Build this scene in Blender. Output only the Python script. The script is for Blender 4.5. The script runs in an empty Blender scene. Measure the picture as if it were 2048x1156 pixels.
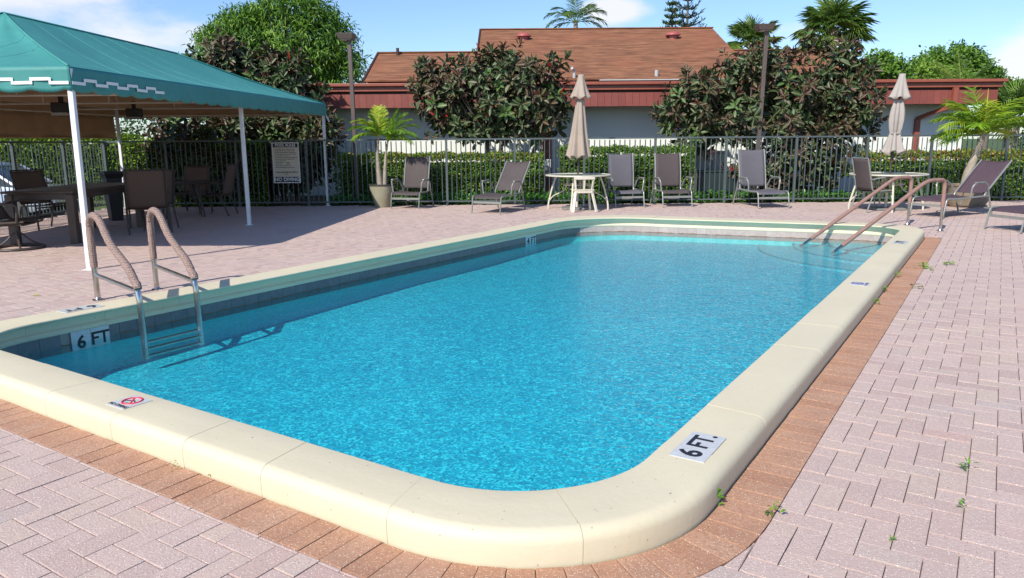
import bpy, math, random
import numpy as np
from mathutils import Vector, Matrix
from mathutils.geometry import tessellate_polygon
random.seed(7); rng = np.random.default_rng(11)
S = bpy.context.scene; C = S.collection
R = math.radians

# ------------------------------------------------------------ camera
cam_d = bpy.data.cameras.new('camera'); cam = bpy.data.objects.new('camera', cam_d); C.objects.link(cam)
cam_d.sensor_width = 36; cam_d.lens = 1495/2048*36; cam_d.clip_end = 2000; cam_d.clip_start = .05
_r = math.atan(-.0075); _p = math.atan(297*math.cos(_r)/1495)
Fw = Vector((0, math.cos(_p), -math.sin(_p))); R0 = Vector((1, 0, 0)); U0 = Vector((0, math.sin(_p), math.cos(_p)))
Rx = R0*math.cos(_r)+U0*math.sin(_r); Dn = R0*math.sin(_r)-U0*math.cos(_r)
M3 = Matrix((Rx, -Dn, -Fw)).transposed()
cam.matrix_world = Matrix.Translation((0, 0, 1.4)) @ M3.to_4x4()
S.camera = cam

# ------------------------------------------------------------ sun, sky, exposure
SUNDIR = Vector((.66, 1.0, -1)).normalized()
sun_d = bpy.data.lights.new('sun', 'SUN'); sun_d.energy = 4.4; sun_d.angle = R(.53); sun_d.color = (1, .94, .845)
sun = bpy.data.objects.new('sun', sun_d); C.objects.link(sun); sun.location = (-10, -20, 30)
sun.rotation_euler = SUNDIR.to_track_quat('-Z', 'Y').to_euler()
W = bpy.data.worlds.new('World'); S.world = W; W.use_nodes = True
SKY_STRENGTH = .135
S.view_settings.view_transform = 'Standard'; S.view_settings.look = 'None'
S.view_settings.exposure = .3; S.view_settings.gamma = 1; S.view_settings.use_curve_mapping = False
S.cycles.max_bounces = 8; S.cycles.transparent_max_bounces = 16; S.cycles.sample_clamp_indirect = 6
S.cycles.use_denoising = True

def build_world():
    nt = W.node_tree; n = nt.nodes; l = nt.links; n.clear()
    def N(t, **k):
        x = n.new(t)
        for a, b in k.items(): setattr(x, a, b)
        return x
    def m(op, a, b=None, c=None, clamp=False):
        x = n.new('ShaderNodeMath'); x.operation = op; x.use_clamp = clamp
        for i, v in enumerate((a, b, c)):
            if v is None: continue
            if isinstance(v, (int, float)): x.inputs[i].default_value = v
            else: l.new(v, x.inputs[i])
        return x.outputs[0]
    sky = N('ShaderNodeTexSky', sky_type='NISHITA', sun_disc=False)
    sky.sun_elevation = math.asin(-SUNDIR.z); sky.sun_rotation = math.atan2(-SUNDIR.x, -SUNDIR.y)
    sky.altitude = 0; sky.air_density = 1; sky.dust_density = .35; sky.ozone_density = 2.2
    tc = N('ShaderNodeTexCoord'); sep = N('ShaderNodeSeparateXYZ'); l.new(tc.outputs['Generated'], sep.inputs[0])
    az = m('ARCTAN2', sep.outputs[0], sep.outputs[1]); el = m('ARCSINE', sep.outputs[2])
    comb = N('ShaderNodeCombineXYZ'); l.new(az, comb.inputs[0]); l.new(m('MULTIPLY', el, 2.2), comb.inputs[1])
    no = N('ShaderNodeTexNoise'); no.inputs['Scale'].default_value = 9; no.inputs['Detail'].default_value = 6; no.inputs['Roughness'].default_value = .58
    l.new(comb.outputs[0], no.inputs['Vector'])
    nb = N('ShaderNodeTexNoise'); nb.inputs['Scale'].default_value = 2.1; nb.inputs['Detail'].default_value = 5
    l.new(comb.outputs[0], nb.inputs['Vector'])
    tot = None
    blobs = [(-.62, .165, .13, .035, 1.0), (-.46, .19, .07, .02, .55), (-.40, .12, .14, .030, .75), (-.50, .175, .05, .012, .5),
             (.125, .158, .045, .020, 1.25), (.345, .125, .05, .02, .6), (.60, .085, .05, .035, 1.15), (.66, .06, .09, .03, .9),
             (.31, .165, .05, .012, .3), (.52, .20, .03, .010, .3), (-.75, .2, .2, .05, .8), (.2, .5, .5, .06, .5), (1.2, .15, .4, .05, .7),
             (-1.6, .2, .5, .06, .6), (2.6, .25, .6, .07, .5), (-2.6, .12, .5, .05, .5)]
    for a, e, sa, se, k in blobs:
        d = m('ADD', m('POWER', m('DIVIDE', m('SUBTRACT', az, a), sa), 2), m('POWER', m('DIVIDE', m('SUBTRACT', el, e), se), 2))
        g = m('MULTIPLY', m('EXPONENT', m('MULTIPLY', d, -1)), k)
        tot = g if tot is None else m('ADD', tot, g)
    wisp = m('MULTIPLY', m('SUBTRACT', nb.outputs['Fac'], .56), .6)
    f = m('ADD', m('MULTIPLY', tot, 1.0), m('ADD', m('MULTIPLY', m('SUBTRACT', no.outputs['Fac'], .5), 1.5), wisp))
    mr = N('ShaderNodeMapRange', interpolation_type='SMOOTHSTEP'); mr.inputs['From Min'].default_value = .28; mr.inputs['From Max'].default_value = 1.0
    mr.inputs['To Max'].default_value = .9
    l.new(f, mr.inputs['Value'])
    mix = N('ShaderNodeMix', data_type='RGBA'); l.new(mr.outputs[0], mix.inputs['Factor'])
    tint = N('ShaderNodeMix', data_type='RGBA', blend_type='MULTIPLY'); tint.inputs['Factor'].default_value = 1
    l.new(sky.outputs[0], tint.inputs['A']); tint.inputs['B'].default_value = (.74, .85, 1.03, 1)
    l.new(tint.outputs['Result'], mix.inputs['A']); mix.inputs['B'].default_value = (5.9, 5.9, 6.1, 1)
    bg = N('ShaderNodeBackground'); bg.inputs['Strength'].default_value = SKY_STRENGTH
    l.new(mix.outputs['Result'], bg.inputs['Color'])
    o = N('ShaderNodeOutputWorld'); l.new(bg.outputs[0], o.inputs[0])
build_world()

# ------------------------------------------------------------ material helper
MATS = {}
def mat(name, col, rough=.6, metal=0, spec=.5, noise=None, tone=None, bump=None, flecks=None, mid=None, coat=0, trans=0, sheen=0, extra=None, coords='Object'):
    """col linear rgb; noise=(scale, second colour, amount); tone=(colour at 0, colour at 1, ...) reads attribute 'tone'.r;
    bump=(scale, strength, distance); flecks=(scale, threshold, colour)"""
    mt = bpy.data.materials.new(name); mt.use_nodes = True; nt = mt.node_tree; n = nt.nodes; l = nt.links
    b = n['Principled BSDF']; b.inputs['Roughness'].default_value = rough; b.inputs['Metallic'].default_value = metal
    b.inputs['Specular IOR Level'].default_value = spec
    if coat: b.inputs['Coat Weight'].default_value = coat
    if trans: b.inputs['Transmission Weight'].default_value = trans
    tc = n.new('ShaderNodeTexCoord'); co = tc.outputs[coords]
    if coords == 'World':
        pass
    def rgb(c):
        x = n.new('ShaderNodeRGB'); x.outputs[0].default_value = (*c, 1); return x.outputs[0]
    def mixc(f, a, bb, bt='MIX'):
        x = n.new('ShaderNodeMix'); x.data_type = 'RGBA'; x.blend_type = bt
        if isinstance(f, float) or isinstance(f, int): x.inputs['Factor'].default_value = f
        else: l.new(f, x.inputs['Factor'])
        l.new(a, x.inputs['A']); l.new(bb, x.inputs['B']); return x.outputs['Result']
    def noi(scale, detail=4, rough_=.55, vec=None):
        x = n.new('ShaderNodeTexNoise'); x.inputs['Scale'].default_value = scale; x.inputs['Detail'].default_value = detail
        x.inputs['Roughness'].default_value = rough_; l.new(vec or co, x.inputs['Vector']); return x.outputs['Fac']
    def rng_(v, a, bb):
        x = n.new('ShaderNodeMapRange'); x.inputs['From Min'].default_value = a; x.inputs['From Max'].default_value = bb; l.new(v, x.inputs['Value']); return x.outputs[0]
    c = rgb(col)
    if tone:
        at = n.new('ShaderNodeAttribute'); at.attribute_name = 'tone'; sp = n.new('ShaderNodeSeparateColor'); l.new(at.outputs['Color'], sp.inputs[0])
        cr = n.new('ShaderNodeValToRGB'); cr.color_ramp.interpolation = 'LINEAR'; els = cr.color_ramp.elements
        els[0].position = tone[0][0]; els[0].color = (*tone[0][1], 1); els[1].position = tone[-1][0]; els[1].color = (*tone[-1][1], 1)
        for p, cc in tone[1:-1]:
            e = els.new(p); e.color = (*cc, 1)
        l.new(sp.outputs[0], cr.inputs[0]); c = cr.outputs[0]
        if mid: c = mixc(rng_(sp.outputs[1], mid[0], 0.0), c, rgb(mid[1]))
    if noise:
        for sc_, c2, amt in (noise if isinstance(noise, list) else [noise]):
            f = rng_(noi(sc_), .38, .66); mm = n.new('ShaderNodeMath'); mm.operation = 'MULTIPLY'; mm.inputs[1].default_value = amt; l.new(f, mm.inputs[0])
            c = mixc(mm.outputs[0], c, rgb(c2))
    if flecks:
        for sc_, th, fc in (flecks if isinstance(flecks, list) else [flecks]):
            v = n.new('ShaderNodeTexVoronoi'); v.inputs['Scale'].default_value = sc_; l.new(co, v.inputs['Vector'])
            c = mixc(rng_(v.outputs['Distance'], th, th*.6), c, rgb(fc))
    l.new(c, b.inputs['Base Color'])
    if bump:
        bp = n.new('ShaderNodeBump'); bp.inputs['Strength'].default_value = bump[1]; bp.inputs['Distance'].default_value = bump[2]
        l.new(noi(bump[0], 6), bp.inputs['Height']); l.new(bp.outputs[0], b.inputs['Normal'])
    if extra: extra(mt, n, l, b, c)
    MATS[name] = mt; return mt

# ------------------------------------------------------------ mesh builder
class MB:
    def __init__(s): s.v = []; s.f = []
    def add(s, vs, fs):
        o = len(s.v); s.v.extend([tuple(x) for x in vs]); s.f.extend([tuple(i+o for i in f) for f in fs]); return s
    def box(s, c, d, rz=0, M=None):
        x, y, z = d[0]/2, d[1]/2, d[2]/2
        vs = [Vector((a*x, b*y, e*z)) for e in (-1, 1) for b in (-1, 1) for a in (-1, 1)]
        if rz: m = Matrix.Rotation(rz, 3, 'Z'); vs = [m@v for v in vs]
        if M: vs = [M@v for v in vs]
        return s.add([v+Vector(c) for v in vs], [(0, 2, 3, 1), (4, 5, 7, 6), (0, 1, 5, 4), (2, 6, 7, 3), (0, 4, 6, 2), (1, 3, 7, 5)])
    def bbox(s, x0, x1, y0, y1, z0, z1): return s.box(((x0+x1)/2, (y0+y1)/2, (z0+z1)/2), (abs(x1-x0), abs(y1-y0), abs(z1-z0)))
    def tube(s, pts, r, n=8, cap=True, sx=1.0, closed=False):
        pts = [Vector(p) for p in pts]; k = len(pts)
        rs = r if isinstance(r, (list, tuple)) else [r]*k
        prev = None; rings = []
        for i, p in enumerate(pts):
            a = pts[max(i-1, 0)]; b = pts[min(i+1, k-1)]
            if closed: a = pts[(i-1) % k]; b = pts[(i+1) % k]
            t = (b-a).normalized()
            if prev is None:
                up = Vector((0, 0, 1)) if abs(t.z) < .9 else Vector((0, 1, 0))
                x = t.cross(up).normalized()
            else: x = (prev-t*prev.dot(t)).normalized()
            prev = x; y = t.cross(x)
            rings.append([p+(x*math.cos(2*math.pi*j/n)*sx+y*math.sin(2*math.pi*j/n))*rs[i] for j in range(n)])
        vs = [v for rg in rings for v in rg]; fs = []
        for i in range(k if closed else k-1):
            i2 = (i+1) % k
            for j in range(n): fs.append((i*n+j, i*n+(j+1) % n, i2*n+(j+1) % n, i2*n+j))
        if cap and not closed: fs.append(tuple(range(n))[::-1]); fs.append(tuple(range((k-1)*n, k*n)))
        return s.add(vs, fs)
    def bar(s, p0, p1, w, h, up=(0, 0, 1)):
        p0 = Vector(p0); p1 = Vector(p1); t = (p1-p0).normalized(); up = Vector(up)
        if abs(t.dot(up)) > .98: up = Vector((0, 1, 0))
        x = t.cross(up).normalized(); y = x.cross(t)
        vs = [p+x*a*w/2+y*b*h/2 for p in (p0, p1) for b in (-1, 1) for a in (-1, 1)]
        return s.add(vs, [(0, 2, 3, 1), (4, 5, 7, 6), (0, 1, 5, 4), (2, 6, 7, 3), (0, 4, 6, 2), (1, 3, 7, 5)])
    def lathe(s, prof, n=24, c=(0, 0, 0), mod=None, cap=True):
        vs = []; fs = []; k = len(prof)
        for i, (r, z) in enumerate(prof):
            for j in range(n):
                a = 2*math.pi*j/n; rr = r*(mod(a, i/(k-1)) if mod else 1)
                vs.append((c[0]+rr*math.cos(a), c[1]+rr*math.sin(a), c[2]+z))
        for i in range(k-1):
            for j in range(n): fs.append((i*n+j, i*n+(j+1) % n, (i+1)*n+(j+1) % n, (i+1)*n+j))
        if cap:
            if prof[0][0] > 1e-4: fs.append(tuple(range(n))[::-1])
            if prof[-1][0] > 1e-4: fs.append(tuple(range((k-1)*n, k*n)))
        return s.add(vs, fs)
    def grid(s, fn, nu, nv):
        vs = [fn(i/nu, j/nv) for j in range(nv+1) for i in range(nu+1)]
        fs = [(j*(nu+1)+i, j*(nu+1)+i+1, (j+1)*(nu+1)+i+1, (j+1)*(nu+1)+i) for j in range(nv) for i in range(nu)]
        return s.add(vs, fs)
    def mesh(s, name, m, smooth=False, tone=None):
        me = bpy.data.meshes.new(name); me.from_pydata(s.v, [], s.f); me.update()
        if m: me.materials.append(m)
        if smooth:
            me.polygons.foreach_set('use_smooth', [True]*len(me.polygons))
            if smooth == 'auto': me.set_sharp_from_angle(angle=R(40))
        if tone is not None:
            a = me.attributes.new('tone', 'FLOAT_COLOR', 'POINT')
            a.data.foreach_set('color', (np.tile(tone, len(s.v)) if np.ndim(tone) == 1 else np.asarray(tone)).astype(np.float32).ravel())
        return me

def link(name, me, parent=None):
    o = bpy.data.objects.new(name, me); C.objects.link(o)
    if parent: o.parent = parent
    return o
def obj(name, mb, m, parent=None, smooth=False, tone=None, bevel=0, solid=0):
    o = link(name, mb.mesh(name, m, smooth, tone), parent)
    if solid: md = o.modifiers.new('s', 'SOLIDIFY'); md.thickness = solid; md.offset = 0
    if bevel: md = o.modifiers.new('b', 'BEVEL'); md.width = bevel; md.segments = 2; md.limit_method = 'ANGLE'; md.angle_limit = R(40)
    return o
def thing(name, label, cat, loc=(0, 0, 0), rz=0, group=None):
    o = bpy.data.objects.new(name, None); C.objects.link(o); o.location = loc; o.rotation_euler = (0, 0, rz); o.empty_display_size = .2
    return tag(o, label, cat, group)
def tag(o, label, cat=None, group=None):
    o['label'] = label
    if cat: o['category'] = cat
    if group: o['group'] = group
    return o
def struct(o, label=None):
    o['kind'] = 'structure'
    if label: o['label'] = label
    return o
def stuff(o, label=None, cat=None):
    o['kind'] = 'stuff'
    if label: o['label'] = label
    if cat: o['category'] = cat
    return o
def copy_tree(o, parent=None):
    c = o.copy(); C.objects.link(c)
    if parent: c.parent = parent
    for ch in list(o.children): copy_tree(ch, c)
    return c
def npmesh(name, V, F, m, tone=None, smooth=False):
    """V (n,3), F list of (k, array(m,k)) groups"""
    me = bpy.data.meshes.new(name); me.vertices.add(len(V)); me.vertices.foreach_set('co', V.astype(np.float32).ravel())
    li = np.concatenate([f.ravel() for f in F]).astype(np.int32); tot = np.concatenate([np.full(len(f), f.shape[1]) for f in F]).astype(np.int32)
    st = np.concatenate([[0], np.cumsum(tot)[:-1]]).astype(np.int32)
    me.loops.add(len(li)); me.loops.foreach_set('vertex_index', li)
    me.polygons.add(len(tot)); me.polygons.foreach_set('loop_start', st); me.polygons.foreach_set('loop_total', tot)
    if smooth: me.polygons.foreach_set('use_smooth', np.ones(len(tot), bool))
    me.update(calc_edges=True); me.materials.append(m)
    if tone is not None:
        a = me.attributes.new('tone', 'FLOAT_COLOR', 'POINT'); a.data.foreach_set('color', tone.astype(np.float32).ravel())
    return me

# leaf template: 8 verts (x across, y along, z up), rows
def leaf_T(shape='oval', droop=.12, fold=.10):
    w1, w2 = {'oval': (.40, .46), 'lance': (.5, .38), 'strip': (.5, .42), 'round': (.5, .5)}[shape]
    a, b = {'oval': (.28, .68), 'lance': (.25, .6), 'strip': (.15, .7), 'round': (.3, .7)}[shape]
    T = np.array([(0, 0, 0), (-w1, a, fold*w1*2-droop*a*a), (0, a, -droop*a*a), (w1, a, fold*w1*2-droop*a*a),
                  (-w2, b, fold*w2*2-droop*b*b), (0, b, -droop*b*b), (w2, b, fold*w2*2-droop*b*b), (0, 1, -droop)])
    return T
LT = np.array([(0, 2, 1), (0, 3, 2), (4, 5, 7), (5, 6, 7)]); LQ = np.array([(1, 2, 5, 4), (2, 3, 6, 5)])
MIDV = np.array([0, 1, 0, 1, 1, 0, 1, 0.])
def nrm(a): return a/np.maximum(np.linalg.norm(a, axis=-1, keepdims=True), 1e-9)
def leaf_batch(P, D, U, L, Wd, tn, T):
    D = nrm(D); X = nrm(np.cross(D, U)); N = np.cross(X, D); n = len(P)
    V = P[:, None]+X[:, None]*(T[None, :, 0:1]*(Wd)[:, None, None])+D[:, None]*(T[None, :, 1:2]*L[:, None, None])+N[:, None]*(T[None, :, 2:3]*L[:, None, None])
    V = V.reshape(-1, 3); off = (np.arange(n)*8)[:, None, None]
    F = [(LT[None]+off).reshape(-1, 3), (LQ[None]+off).reshape(-1, 4)]
    t = np.zeros((n, 8, 4)); t[:, :, 0] = tn[:, None]; t[:, :, 1] = MIDV; t[:, :, 3] = 1
    return V, F, t.reshape(-1, 4)
def merge(parts):
    V = []; T = []; F3 = []; F4 = []; o = 0
    for v, f, t in parts:
        V.append(v); T.append(t); F3.append(f[0]+o); F4.append(f[1]+o); o += len(v)
    return np.concatenate(V), [np.concatenate(F3), np.concatenate(F4)], np.concatenate(T)
def rsph(n): return nrm(rng.normal(size=(n, 3)))

# ------------------------------------------------------------ pool frame (u across to the right, v away)
YAW = math.atan2(.543268312, .839559110)
av = Vector((math.sin(YAW), math.cos(YAW), 0)); bv = Vector((math.cos(YAW), -math.sin(YAW), 0))
def UV(u, v, z=0): return Vector((u*bv.x+v*av.x, u*bv.y+v*av.y, z))
def toUV(x, y): return (x*bv.x+y*bv.y, x*av.x+y*av.y)

# ------------------------------------------------------------ materials
def wavy_fabric(mt, n, l, b, c):
    pass
m_cream = mat('cream_coping_paint', (.70, .625, .435), .62, noise=[(2.3, (.55, .475, .32), .4), (1.1, (.62, .56, .40), .5), (3.5, (.63, .57, .42), .5), (40, (.66, .58, .40), .4)], bump=(38, .32, .004), flecks=[(19, .075, (.38, .32, .2)), (6, .035, (.22, .17, .1)), (45, .09, (.50, .44, .30))])
m_paver = mat('pink_concrete_paver', (.5, .4, .38), .85, tone=[(0, (.47, .335, .29)), (.3, (.55, .405, .355)), (.6, (.59, .445, .39)), (.85, (.56, .44, .34)), (.955, (.50, .41, .37)), (1, (.52, .31, .255))],
              noise=[(.33, (.47, .355, .31), .45), (.9, (.62, .45, .37), .5), (7, (.49, .375, .33), .4), (55, (.42, .315, .285), .45)], flecks=[(105, .23, (.84, .78, .71)), (38, .13, (.28, .20, .18))], bump=(120, .8, .004))
m_border = mat('terracotta_paver', (.4, .22, .14), .85, tone=[(0, (.46, .245, .145)), (.5, (.53, .295, .18)), (1, (.50, .30, .20))],
               noise=[(5, (.33, .17, .11), .5), (60, (.30, .155, .10), .5)], flecks=[(100, .23, (.78, .63, .48)), (38, .13, (.22, .12, .07))], bump=(120, .8, .004))
m_sand = mat('joint_sand', (.085, .06, .048), .95, noise=(20, (.16, .12, .09), .7), bump=(90, .5, .01))
m_tile_lit_shaded = mat('waterline_tile', (.30, .24, .24), .28, tone=[(0, (.12, .105, .12)), (.45, (.16, .14, .15)), (.75, (.40, .31, .28)), (1, (.46, .37, .33))], noise=(24, (.24, .20, .2), .35), coat=.2)  # tone ramp holds shade at its dark end, sunlight at its pale end
m_grout = mat('grout', (.30, .27, .24), .9)
def paint_ripple_light(mt, n, l, b, c):  # bright and dark strokes put rippled, caustic-like light into the floor colour
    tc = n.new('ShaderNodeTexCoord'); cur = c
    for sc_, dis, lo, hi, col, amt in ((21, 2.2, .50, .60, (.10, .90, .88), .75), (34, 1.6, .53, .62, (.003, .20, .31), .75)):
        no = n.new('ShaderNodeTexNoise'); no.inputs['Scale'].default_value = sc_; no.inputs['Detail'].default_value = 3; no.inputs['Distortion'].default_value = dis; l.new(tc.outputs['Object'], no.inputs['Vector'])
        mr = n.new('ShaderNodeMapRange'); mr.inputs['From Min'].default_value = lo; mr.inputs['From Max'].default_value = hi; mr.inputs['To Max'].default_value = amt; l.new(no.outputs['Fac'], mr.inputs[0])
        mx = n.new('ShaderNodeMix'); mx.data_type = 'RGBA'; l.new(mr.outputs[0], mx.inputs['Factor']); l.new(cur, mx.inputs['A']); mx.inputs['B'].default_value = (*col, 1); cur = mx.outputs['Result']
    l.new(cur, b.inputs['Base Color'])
m_plaster = mat('blue_plaster_ripple_light', (.006, .40, .50), .7, noise=[(.8, (.012, .48, .56), .6), (4, (.003, .33, .43), .5)], extra=paint_ripple_light)
m_water = None
m_white = mat('white_painted_steel', (.78, .80, .80), .4, noise=(6, (.66, .66, .64), .5), bump=(30, .1, .003))
m_teal = mat('green_canopy_fabric', (.045, .25, .23), .62, noise=[(1.2, (.06, .30, .275), .6), (9, (.035, .20, .185), .35)], bump=(5, .12, .03))
m_tan = mat('tan_canopy_lining', (.46, .30, .17), .85, noise=(3, (.36, .22, .12), .6), bump=(4, .2, .03))
m_trim = mat('white_ribbon', (.8, .8, .78), .7)
m_fence = mat('grey_fence_paint', (.085, .108, .112), .45, noise=(4, (.065, .085, .09), .5), metal=.1)
m_plum = mat('plum_sling', (.062, .036, .048), .8, noise=[(3, (.085, .05, .065), .5)], flecks=(210, .4, (.12, .085, .10)), bump=(220, .4, .002))
m_sling = mat('charcoal_sling', (.062, .048, .047), .8, noise=[(3, (.085, .067, .065), .5)], flecks=(210, .4, (.12, .10, .10)), bump=(220, .4, .002))
m_sling_light = mat('grey_sling', (.105, .10, .115), .8, noise=[(3, (.085, .08, .092), .5)], flecks=(210, .4, (.16, .155, .17)), bump=(220, .4, .002))
m_frame = mat('taupe_aluminium', (.27, .275, .255), .42, metal=.25, noise=(7, (.21, .22, .20), .5))
m_creamf = mat('cream_furniture_paint', (.62, .58, .47), .45, noise=(8, (.50, .47, .38), .5))
m_brown = mat('dark_bronze_frame', (.055, .042, .034), .5, noise=(8, (.085, .065, .05), .5))
m_bsling = mat('brown_sling', (.12, .075, .052), .8, flecks=(160, .4, (.17, .11, .08)), bump=(160, .4, .002))
m_darkwood = mat('dark_table_wood', (.075, .05, .038), .4, noise=(5, (.11, .075, .055), .6), bump=(20, .1, .003))
m_black = mat('black_plastic', (.012, .012, .013), .5)
m_steel = mat('stainless_steel', (.62, .60, .56), .2, metal=1, noise=(9, (.42, .36, .26), .5))
m_weave = None
m_umb = mat('taupe_umbrella_fabric', (.37, .30, .24), .85, noise=(3, (.30, .245, .195), .5), bump=(7, .25, .02))
m_umb2 = mat('pale_umbrella_fabric', (.37, .33, .295), .85, noise=(3, (.31, .27, .24), .5), bump=(7, .25, .02))
m_glass = mat('frosted_table_top', (.56, .57, .53), .12, coat=.5, noise=(6, (.46, .48, .44), .4))
m_slab = mat('grey_slab', (.22, .22, .21), .8, noise=(12, (.14, .14, .14), .6), bump=(25, .3, .005))
m_pot = mat('olive_glazed_pot', (.34, .32, .22), .45, noise=(4, (.24, .22, .15), .6), bump=(10, .15, .01))
m_pot_dark = mat('dark_pot_rim', (.05, .05, .045), .5)
m_potb = mat('brown_pot', (.26, .20, .14), .7, noise=(5, (.16, .12, .085), .7), bump=(12, .3, .01))
m_soil = mat('soil', (.05, .035, .025), .95, bump=(30, .6, .02))
m_bronze = mat('bronze_post_paint', (.11, .082, .07), .5, noise=(3, (.08, .06, .052), .6))
m_wall = mat('pale_stucco', (.80, .83, .77), .85, noise=(1.2, (.74, .78, .71), .5), bump=(60, .2, .004))
m_fascia = mat('red_brown_boards', (.24, .062, .045), .6, tone=[(0, (.20, .052, .04)), (1, (.26, .07, .052))], noise=(8, (.20, .045, .035), .5), bump=(40, .2, .003))
m_gutter = mat('red_brown_trim', (.30, .085, .05), .42, noise=(3, (.22, .06, .038), .5))
m_recess = mat('dark_brown_trim', (.055, .02, .014), .7)
def shingle(mt, n, l, b, c):
    tc = n.new('ShaderNodeTexCoord'); mp = n.new('ShaderNodeMapping'); mp.inputs['Scale'].default_value = (1.0, 7, 7); l.new(tc.outputs['Object'], mp.inputs[0])
    no = n.new('ShaderNodeTexNoise'); no.inputs['Scale'].default_value = 1.6; no.inputs['Detail'].default_value = 8; no.inputs['Roughness'].default_value = .7; l.new(mp.outputs[0], no.inputs['Vector'])
    cr = n.new('ShaderNodeValToRGB'); e = cr.color_ramp.elements; e[0].position = .34; e[0].color = (.085, .034, .016, 1); e[1].position = .66; e[1].color = (.33, .145, .072, 1)
    l.new(no.outputs['Fac'], cr.inputs[0])
    nb = n.new('ShaderNodeTexNoise'); nb.inputs['Scale'].default_value = .55; nb.inputs['Detail'].default_value = 3; l.new(tc.outputs['Object'], nb.inputs['Vector'])
    mr = n.new('ShaderNodeMapRange'); mr.inputs['From Min'].default_value = .42; mr.inputs['From Max'].default_value = .7; mr.inputs['To Max'].default_value = .45; l.new(nb.outputs['Fac'], mr.inputs[0])
    mx = n.new('ShaderNodeMix'); mx.data_type = 'RGBA'; l.new(mr.outputs[0], mx.inputs['Factor']); l.new(cr.outputs[0], mx.inputs['A']); mx.inputs['B'].default_value = (.27, .085, .042, 1)
    # thin shadow lines of the courses are relief, not colour
    wv = n.new('ShaderNodeTexWave'); wv.bands_direction = 'Y'; wv.wave_profile = 'SAW'; wv.inputs['Scale'].default_value = 1.6; wv.inputs['Distortion'].default_value = .6; wv.inputs['Detail'].default_value = 2
    l.new(tc.outputs['Object'], wv.inputs['Vector'])
    bp = n.new('ShaderNodeBump'); bp.inputs['Strength'].default_value = .8; bp.inputs['Distance'].default_value = .03; l.new(wv.outputs['Fac'], bp.inputs['Height']); l.new(bp.outputs[0], b.inputs['Normal'])
    l.new(mx.outputs['Result'], b.inputs['Base Color'])
m_shingle = mat('brown_roof_shingles', (.3, .13, .06), .9, extra=shingle)
m_ventred = mat('red_vent_paint', (.36, .09, .08), .5)
m_bark = mat('grey_bark', (.17, .14, .11), .9, noise=(14, (.10, .08, .06), .7), bump=(30, .6, .02))
m_palmbark = mat('palm_bark', (.36, .31, .25), .85, noise=(14, (.22, .18, .13), .7), bump=(30, .5, .01))
def leafmat(name, tones, rough=.35, mid=None, transl=.25, coat=0, spec=.45):
    def ex(mt, n, l, b, c):
        t = n.new('ShaderNodeBsdfTranslucent'); l.new(c, t.inputs[0]); mx = n.new('ShaderNodeMixShader'); mx.inputs[0].default_value = transl
        l.new(b.outputs[0], mx.inputs[1]); l.new(t.outputs[0], mx.inputs[2]); l.new(mx.outputs[0], n['Material Output'].inputs[0])
    return mat(name, (.1, .1, .1), rough, spec=spec, tone=tones, mid=mid, coat=coat, extra=ex)
m_rubber = leafmat('rubber_plant_leaf', [(0, (.018, .040, .012)), (.3, (.034, .078, .020)), (.48, (.060, .050, .022)), (.66, (.080, .024, .024)), (.78, (.04, .13, .03)), (.86, (.10, .17, .04)), (.9, (.38, .015, .02)), (1, (.50, .03, .03))],
                   .42, mid=(.30, (.22, .20, .12)), transl=.08, spec=.28)
m_mango = leafmat('mango_leaf', [(0, (.028, .085, .010)), (.5, (.095, .22, .02)), (1, (.22, .38, .045))], .42, transl=.34)
m_hedge = leafmat('hedge_leaf', [(0, (.035, .095, .015)), (.45, (.10, .22, .03)), (.75, (.22, .32, .035)), (.9, (.36, .26, .03)), (1, (.42, .16, .03))], .4, transl=.25)
m_lime = leafmat('lime_leaf', [(0, (.012, .03, .006)), (.35, (.06, .13, .015)), (.7, (.20, .34, .03)), (1, (.36, .48, .06))], .4, transl=.35)
m_lowleaf = leafmat('low_plant_leaf', [(0, (.04, .14, .02)), (1, (.12, .32, .04))], .35, transl=.3)
m_palm = leafmat('palm_leaflet', [(0, (.10, .24, .015)), (.5, (.25, .44, .025)), (.85, (.48, .58, .04)), (1, (.62, .55, .06))], .4, transl=.3)
m_sabal = leafmat('fan_palm_leaflet', [(0, (.09, .18, .035)), (.6, (.22, .35, .07)), (1, (.42, .46, .13))], .42, transl=.4)
m_pine = leafmat('pine_needles', [(0, (.022, .060, .022)), (1, (.06, .12, .03))], .6, transl=.15)
m_bluepine = leafmat('blue_pine_needles', [(0, (.022, .055, .05)), (1, (.05, .09, .08))], .6, transl=.15)
m_farleaf = leafmat('far_tree_leaf', [(0, (.055, .14, .018)), (.6, (.15, .29, .03)), (1, (.28, .42, .05))], .5, transl=.35)
m_weedm = leafmat('weed_leaf', [(0, (.10, .26, .02)), (.7, (.22, .42, .04)), (1, (.20, .13, .06))], .5, transl=.3)
m_lawn = mat('lawn', (.06, .11, .025), .95, noise=(1.5, (.10, .13, .035), .7), bump=(40, .7, .03))
m_mulch = mat('mulch', (.10, .065, .04), .95, noise=(9, (.05, .05, .025), .7), bump=(30, .8, .03))
m_asph = mat('asphalt', (.055, .055, .055), .9, bump=(60, .4, .01))
m_markw = mat('white_marker_tile', (.58, .60, .61), .35, noise=[(20, (.48, .49, .48), .5), (90, (.40, .38, .33), .35)], flecks=(60, .10, (.25, .22, .18)))
m_markb = mat('black_print', (.015, .015, .018), .5)
m_markr = mat('red_print', (.62, .03, .06), .5)
m_blue_tint = mat('faded_blue_print', (.10, .10, .25), .5)
m_sign = mat('aged_sign_board', (.66, .59, .46), .6, noise=(5, (.56, .50, .39), .5))
m_signb = mat('dark_sign_band', (.02, .018, .03), .5)
m_box_grey = mat('grey_utility_box', (.42, .44, .43), .5, noise=(5, (.34, .36, .35), .5))
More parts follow.
